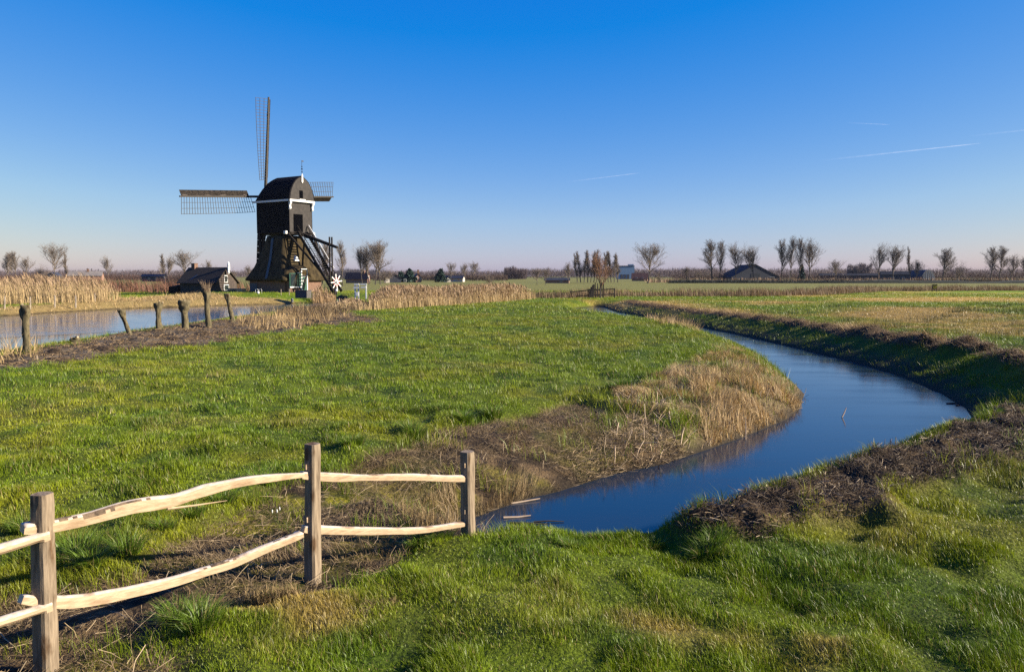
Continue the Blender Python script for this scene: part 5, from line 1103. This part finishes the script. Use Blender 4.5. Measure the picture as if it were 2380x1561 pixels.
# far woods, hedges and the dike with its painted shade
def wood(name, label, u0, u1, Y, vt, n, cc, dY=60, seed=1, cs=1.0):
    r = np.random.default_rng(seed); k = Y/FPX; x0, x1 = (u0-1190)*k, (u1-1190)*k; H = zof(vt, Y)
    x = r.uniform(x0, x1, n); y = Y+r.uniform(0, dY, n); env = H*(.30+1.0*fbm(x, y, 22*k, seed+90, 3)+.25*(fbm(x, y, 6*k, seed+91, 2)-.5)); z = env*r.random(n)**.75; s = cs*k*1.5
    c = np.array(cc)*(.55+.8*r.random(n))[:, None]; az = r.uniform(0, 6.28, n)
    V, T, C = blades(x, y, z*0.85, s*(2.2+3*r.random(n)), s*(.22+.3*r.random(n)), az, np.abs(r.normal(.3, .2, n)), c, 1)
    return tag(np_mesh(name, V, T, STRAW, col=C), label, 'wood', kind='stuff')
LIL = (.12, .085, .085)
wood('far_wood', 'far lilac wood along the left horizon', -300, 700, 900, 626, 34000, LIL, 120, 1)
wood('far_wood', 'far lilac wood between the mill and the mid trees', 690, 1200, 900, 627, 19000, LIL, 120, 2)
wood('far_wood', 'bluish wood behind the slender tree right of the mill', 770, 880, 520, 622, 9000, (.09, .08, .10), 50, 3)
wood('far_wood', 'dense purplish copse in the middle of the horizon', 1172, 1224, 560, 620, 9000, (.10, .07, .075), 30, 4)
wood('far_wood', 'far lilac wood behind the poplars and the lone tree', 1195, 1700, 880, 622, 28000, LIL, 120, 5)
wood('far_wood', 'far lilac wood behind the great barn and right trees', 1580, 2700, 780, 620, 48000, LIL, 120, 6)
wood('far_wood', 'pale misty copse right of the small round tree', 1988, 2027, 640, 603, 9000, (.14, .11, .12), 20, 7)
wood('hedge', 'brown hedge line behind the houses of mid horizon', 860, 1180, 420, 638, 14000, (.10, .065, .05), 20, 8)
wood('hedge', 'brown hedge line before the great barn', 1570, 2100, 440, 636, 18000, (.10, .065, .055), 20, 9)
wood('hedge', 'brown scrub behind the left reeds', -60, 420, 430, 639, 18000, (.12, .07, .055), 20, 10)
wood('hedge', 'brown scrub along the right edge horizon', 2170, 2700, 430, 632, 16000, (.11, .075, .065), 20, 11)
# dike face: a low bank, the shade on its near side painted into the turf colour
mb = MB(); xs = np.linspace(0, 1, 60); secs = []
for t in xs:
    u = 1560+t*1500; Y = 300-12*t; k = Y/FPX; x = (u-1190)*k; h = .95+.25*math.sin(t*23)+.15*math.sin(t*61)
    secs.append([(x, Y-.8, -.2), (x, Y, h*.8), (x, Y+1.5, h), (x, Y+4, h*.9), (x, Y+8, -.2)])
mb.loft(secs, close=False, cap=False); tag(mb.build('dike', mat('shade_painted_dike_turf', (.012, .018, .014), (.03, .035, .022), 1, .95)), kind='structure')
wood('hedge', 'low dark strip painting the shade along the dike beyond the right field', 1555, 3000, 296, 650.5, 16000, (.02, .025, .02), 5, 12, 1.0)  # added tuft strip, its near-black colour stands for the bank's shade
# scattered debris frozen into the river
def twig(u, v, L_, rz, up, label, seed, w=.02, name='stick', z=WZ, m=None):
    p = gp(u, v, z); mb = MB(); d = Vector((math.cos(rz)*math.cos(up), math.sin(rz)*math.cos(up), math.sin(up))); rg = random.Random(seed)
    mb.tube([Vector((0, 0, .0)), d*L_*.5+Vector((0, 0, rg.uniform(-.02, .02))), d*L_], [w, w*.9, w*.5], 6); o = mb.build(name, m or DKW); o.location = (p.x, p.y, z+w*.6); return tag(o, label, 'stick')
PAL = mat('bleached_stick', (.35, .25, .17), (.50, .38, .27), 6, .8)
twig(1957, 970, .28, .5, 1.0, 'pale bent reed stick standing out of the ice in mid river', 1, .018, m=PAL)
twig(1800, 950, .5, .2, .02, 'pale stick lying at the waterline below the dead grass bend', 2, .03, m=PAL)
twig(1142, 1176, .85, .42, .02, 'long pale pole lying along the waterline right of the last fence post', 3, .017, m=PAL)
twig(1170, 1204, .42, .2, .02, 'pale stick floating between the fence and the river', 4, .02, m=PAL)
twig(1185, 1216, .55, -.15, .01, 'dark stick floating nearest the grassy bank', 5, .018)
twig(1240, 1213, .45, 0, .01, 'thin dark stick floating right of the others', 6, .012)
twig(1733, 1022, .5, 1.57, 1.5, 'upright reed stalk standing in the water below the bend', 7, .012, m=PAL)
for q, (u, v, L_, rz, s) in enumerate(((2200, 938, .7, .1, 11), (2232, 935, .5, -.2, 12), (2222, 942, .45, .35, 13))):
    twig(u, v, L_, rz, .04, ('long', 'short', 'crooked')[q]+' dark twig frozen into the ice by the outer bank', s, .02)
for q, (u, v, lb) in enumerate(((672, 1195, 'left'), (699, 1193, 'middle'), (705, 1183, 'upper right'))):
    u, v = (625+(u-640)*.25, 1193) if q == 0 else ((644, 1192) if q == 1 else (650, 1185))
    p = gp(u, v, -.1); z0 = ground_z(p.x, p.y); fl = empty('snowdrop', (p.x, p.y, z0), 0, 'tiny white flower in the moss between the rails, the '+lb+' one', 'flower', 'tiny white flowers in the moss'); mb = MB(); mb.tube([(0, 0, 0), (0, 0, .07)], .0025, 5); mb.build('stem', mat('stem_green', (.06, .12, .03), None) if q == 0 else bpy.data.materials['stem_green'], fl)
    mb = MB(); mb.loft([[(r_*math.cos(a), r_*math.sin(a), z) for a in [2*math.pi*k/6 for k in range(6)]] for z, r_ in ((.06, .004), (.075, .009), (.090, .008), (.108, .003))]); mb.build('petals', WHITE, fl, smooth=True)
# contrails high above
CTR = bpy.data.materials.new('ice_crystal_trail'); CTR.use_nodes = True; N = CTR.node_tree.nodes; L = CTR.node_tree.links; b = N['Principled BSDF']; b.inputs['Base Color'].default_value = (.9, .9, .92, 1); b.inputs['Roughness'].default_value = 1
at = N.new('ShaderNodeAttribute'); at.attribute_name = 'Col'; b.inputs['Specular IOR Level'].default_value = 0
tr_ = N.new('ShaderNodeBsdfTranslucent'); tr_.inputs[0].default_value = (.95, .95, .97, 1); df_ = N.new('ShaderNodeBsdfDiffuse'); df_.inputs[0].default_value = (.95, .95, .97, 1); m1 = N.new('ShaderNodeMixShader'); m1.inputs[0].default_value = .5
tp_ = N.new('ShaderNodeBsdfTransparent'); m2 = N.new('ShaderNodeMixShader'); L.new(df_.outputs[0], m1.inputs[1]); L.new(tr_.outputs[0], m1.inputs[2]); L.new(at.outputs['Color'], m2.inputs[0]); L.new(tp_.outputs[0], m2.inputs[1]); L.new(m1.outputs[0], m2.inputs[2]); L.new(m2.outputs[0], N['Material Output'].inputs[0])
def contrail(u0, v0, u1, v1, w0, w1, a1, label):
    a, b_ = pd(u0, v0, 34000), pd(u1, v1, 15000); n = 40; V = []; C = []
    for q in range(n+1):
        t = q/n; p = a.lerp(b_, t); w = (w0+(w1-w0)*t)*p.y/FPX/2; jit = 1+.3*math.sin(q*1.9)
        for s in range(6):
            an = 2*math.pi*s/6; V.append((p.x+w*math.cos(an), p.y, p.z+w*math.sin(an))); C.append((.16*a1*t**1.6*jit*min(1, (1-t)*20+.2),)*3)
    T = []
    for q in range(n):
        for s in range(6):
            i, j = q*6+s, q*6+(s+1) % 6; T += [[i, j, j+6], [i, j+6, i+6]]
    o = np_mesh('contrail', V, T, CTR, col=np.array(C)); return tag(o, label, 'contrail', 'contrails in the right half of the sky')
contrail(1900, 374, 2280, 333, 6, 2.2, .42, 'longest and brightest contrail, low in the right sky')
contrail(1310, 424, 1487, 402, 5, 2, .26, 'short contrail lowest over the middle of the picture')
contrail(1960, 285, 2068, 290, 4, 2, .24, 'short faint contrail highest in the right sky')
contrail(2240, 318, 2480, 292, 6, 3, .20, 'faint contrail running out of the right edge')
# ------------------------------------------------------------------ the air
hz_ = MB(); hz_.box((0, 0, 14.5), (6400, 6400, 35.0)); HZ = bpy.data.materials.new('air_haze'); HZ.use_nodes = True; N = HZ.node_tree.nodes; L = HZ.node_tree.links
N.remove(N['Principled BSDF']); vp = N.new('ShaderNodeVolumePrincipled'); vp.inputs['Color'].default_value = (.19, .215, .29, 1); vp.inputs['Density'].default_value = 0.00010; vp.inputs['Anisotropy'].default_value = 0.0; L.new(vp.outputs[0], N['Material Output'].inputs['Volume'])
tag(hz_.build('haze', HZ), kind='stuff')
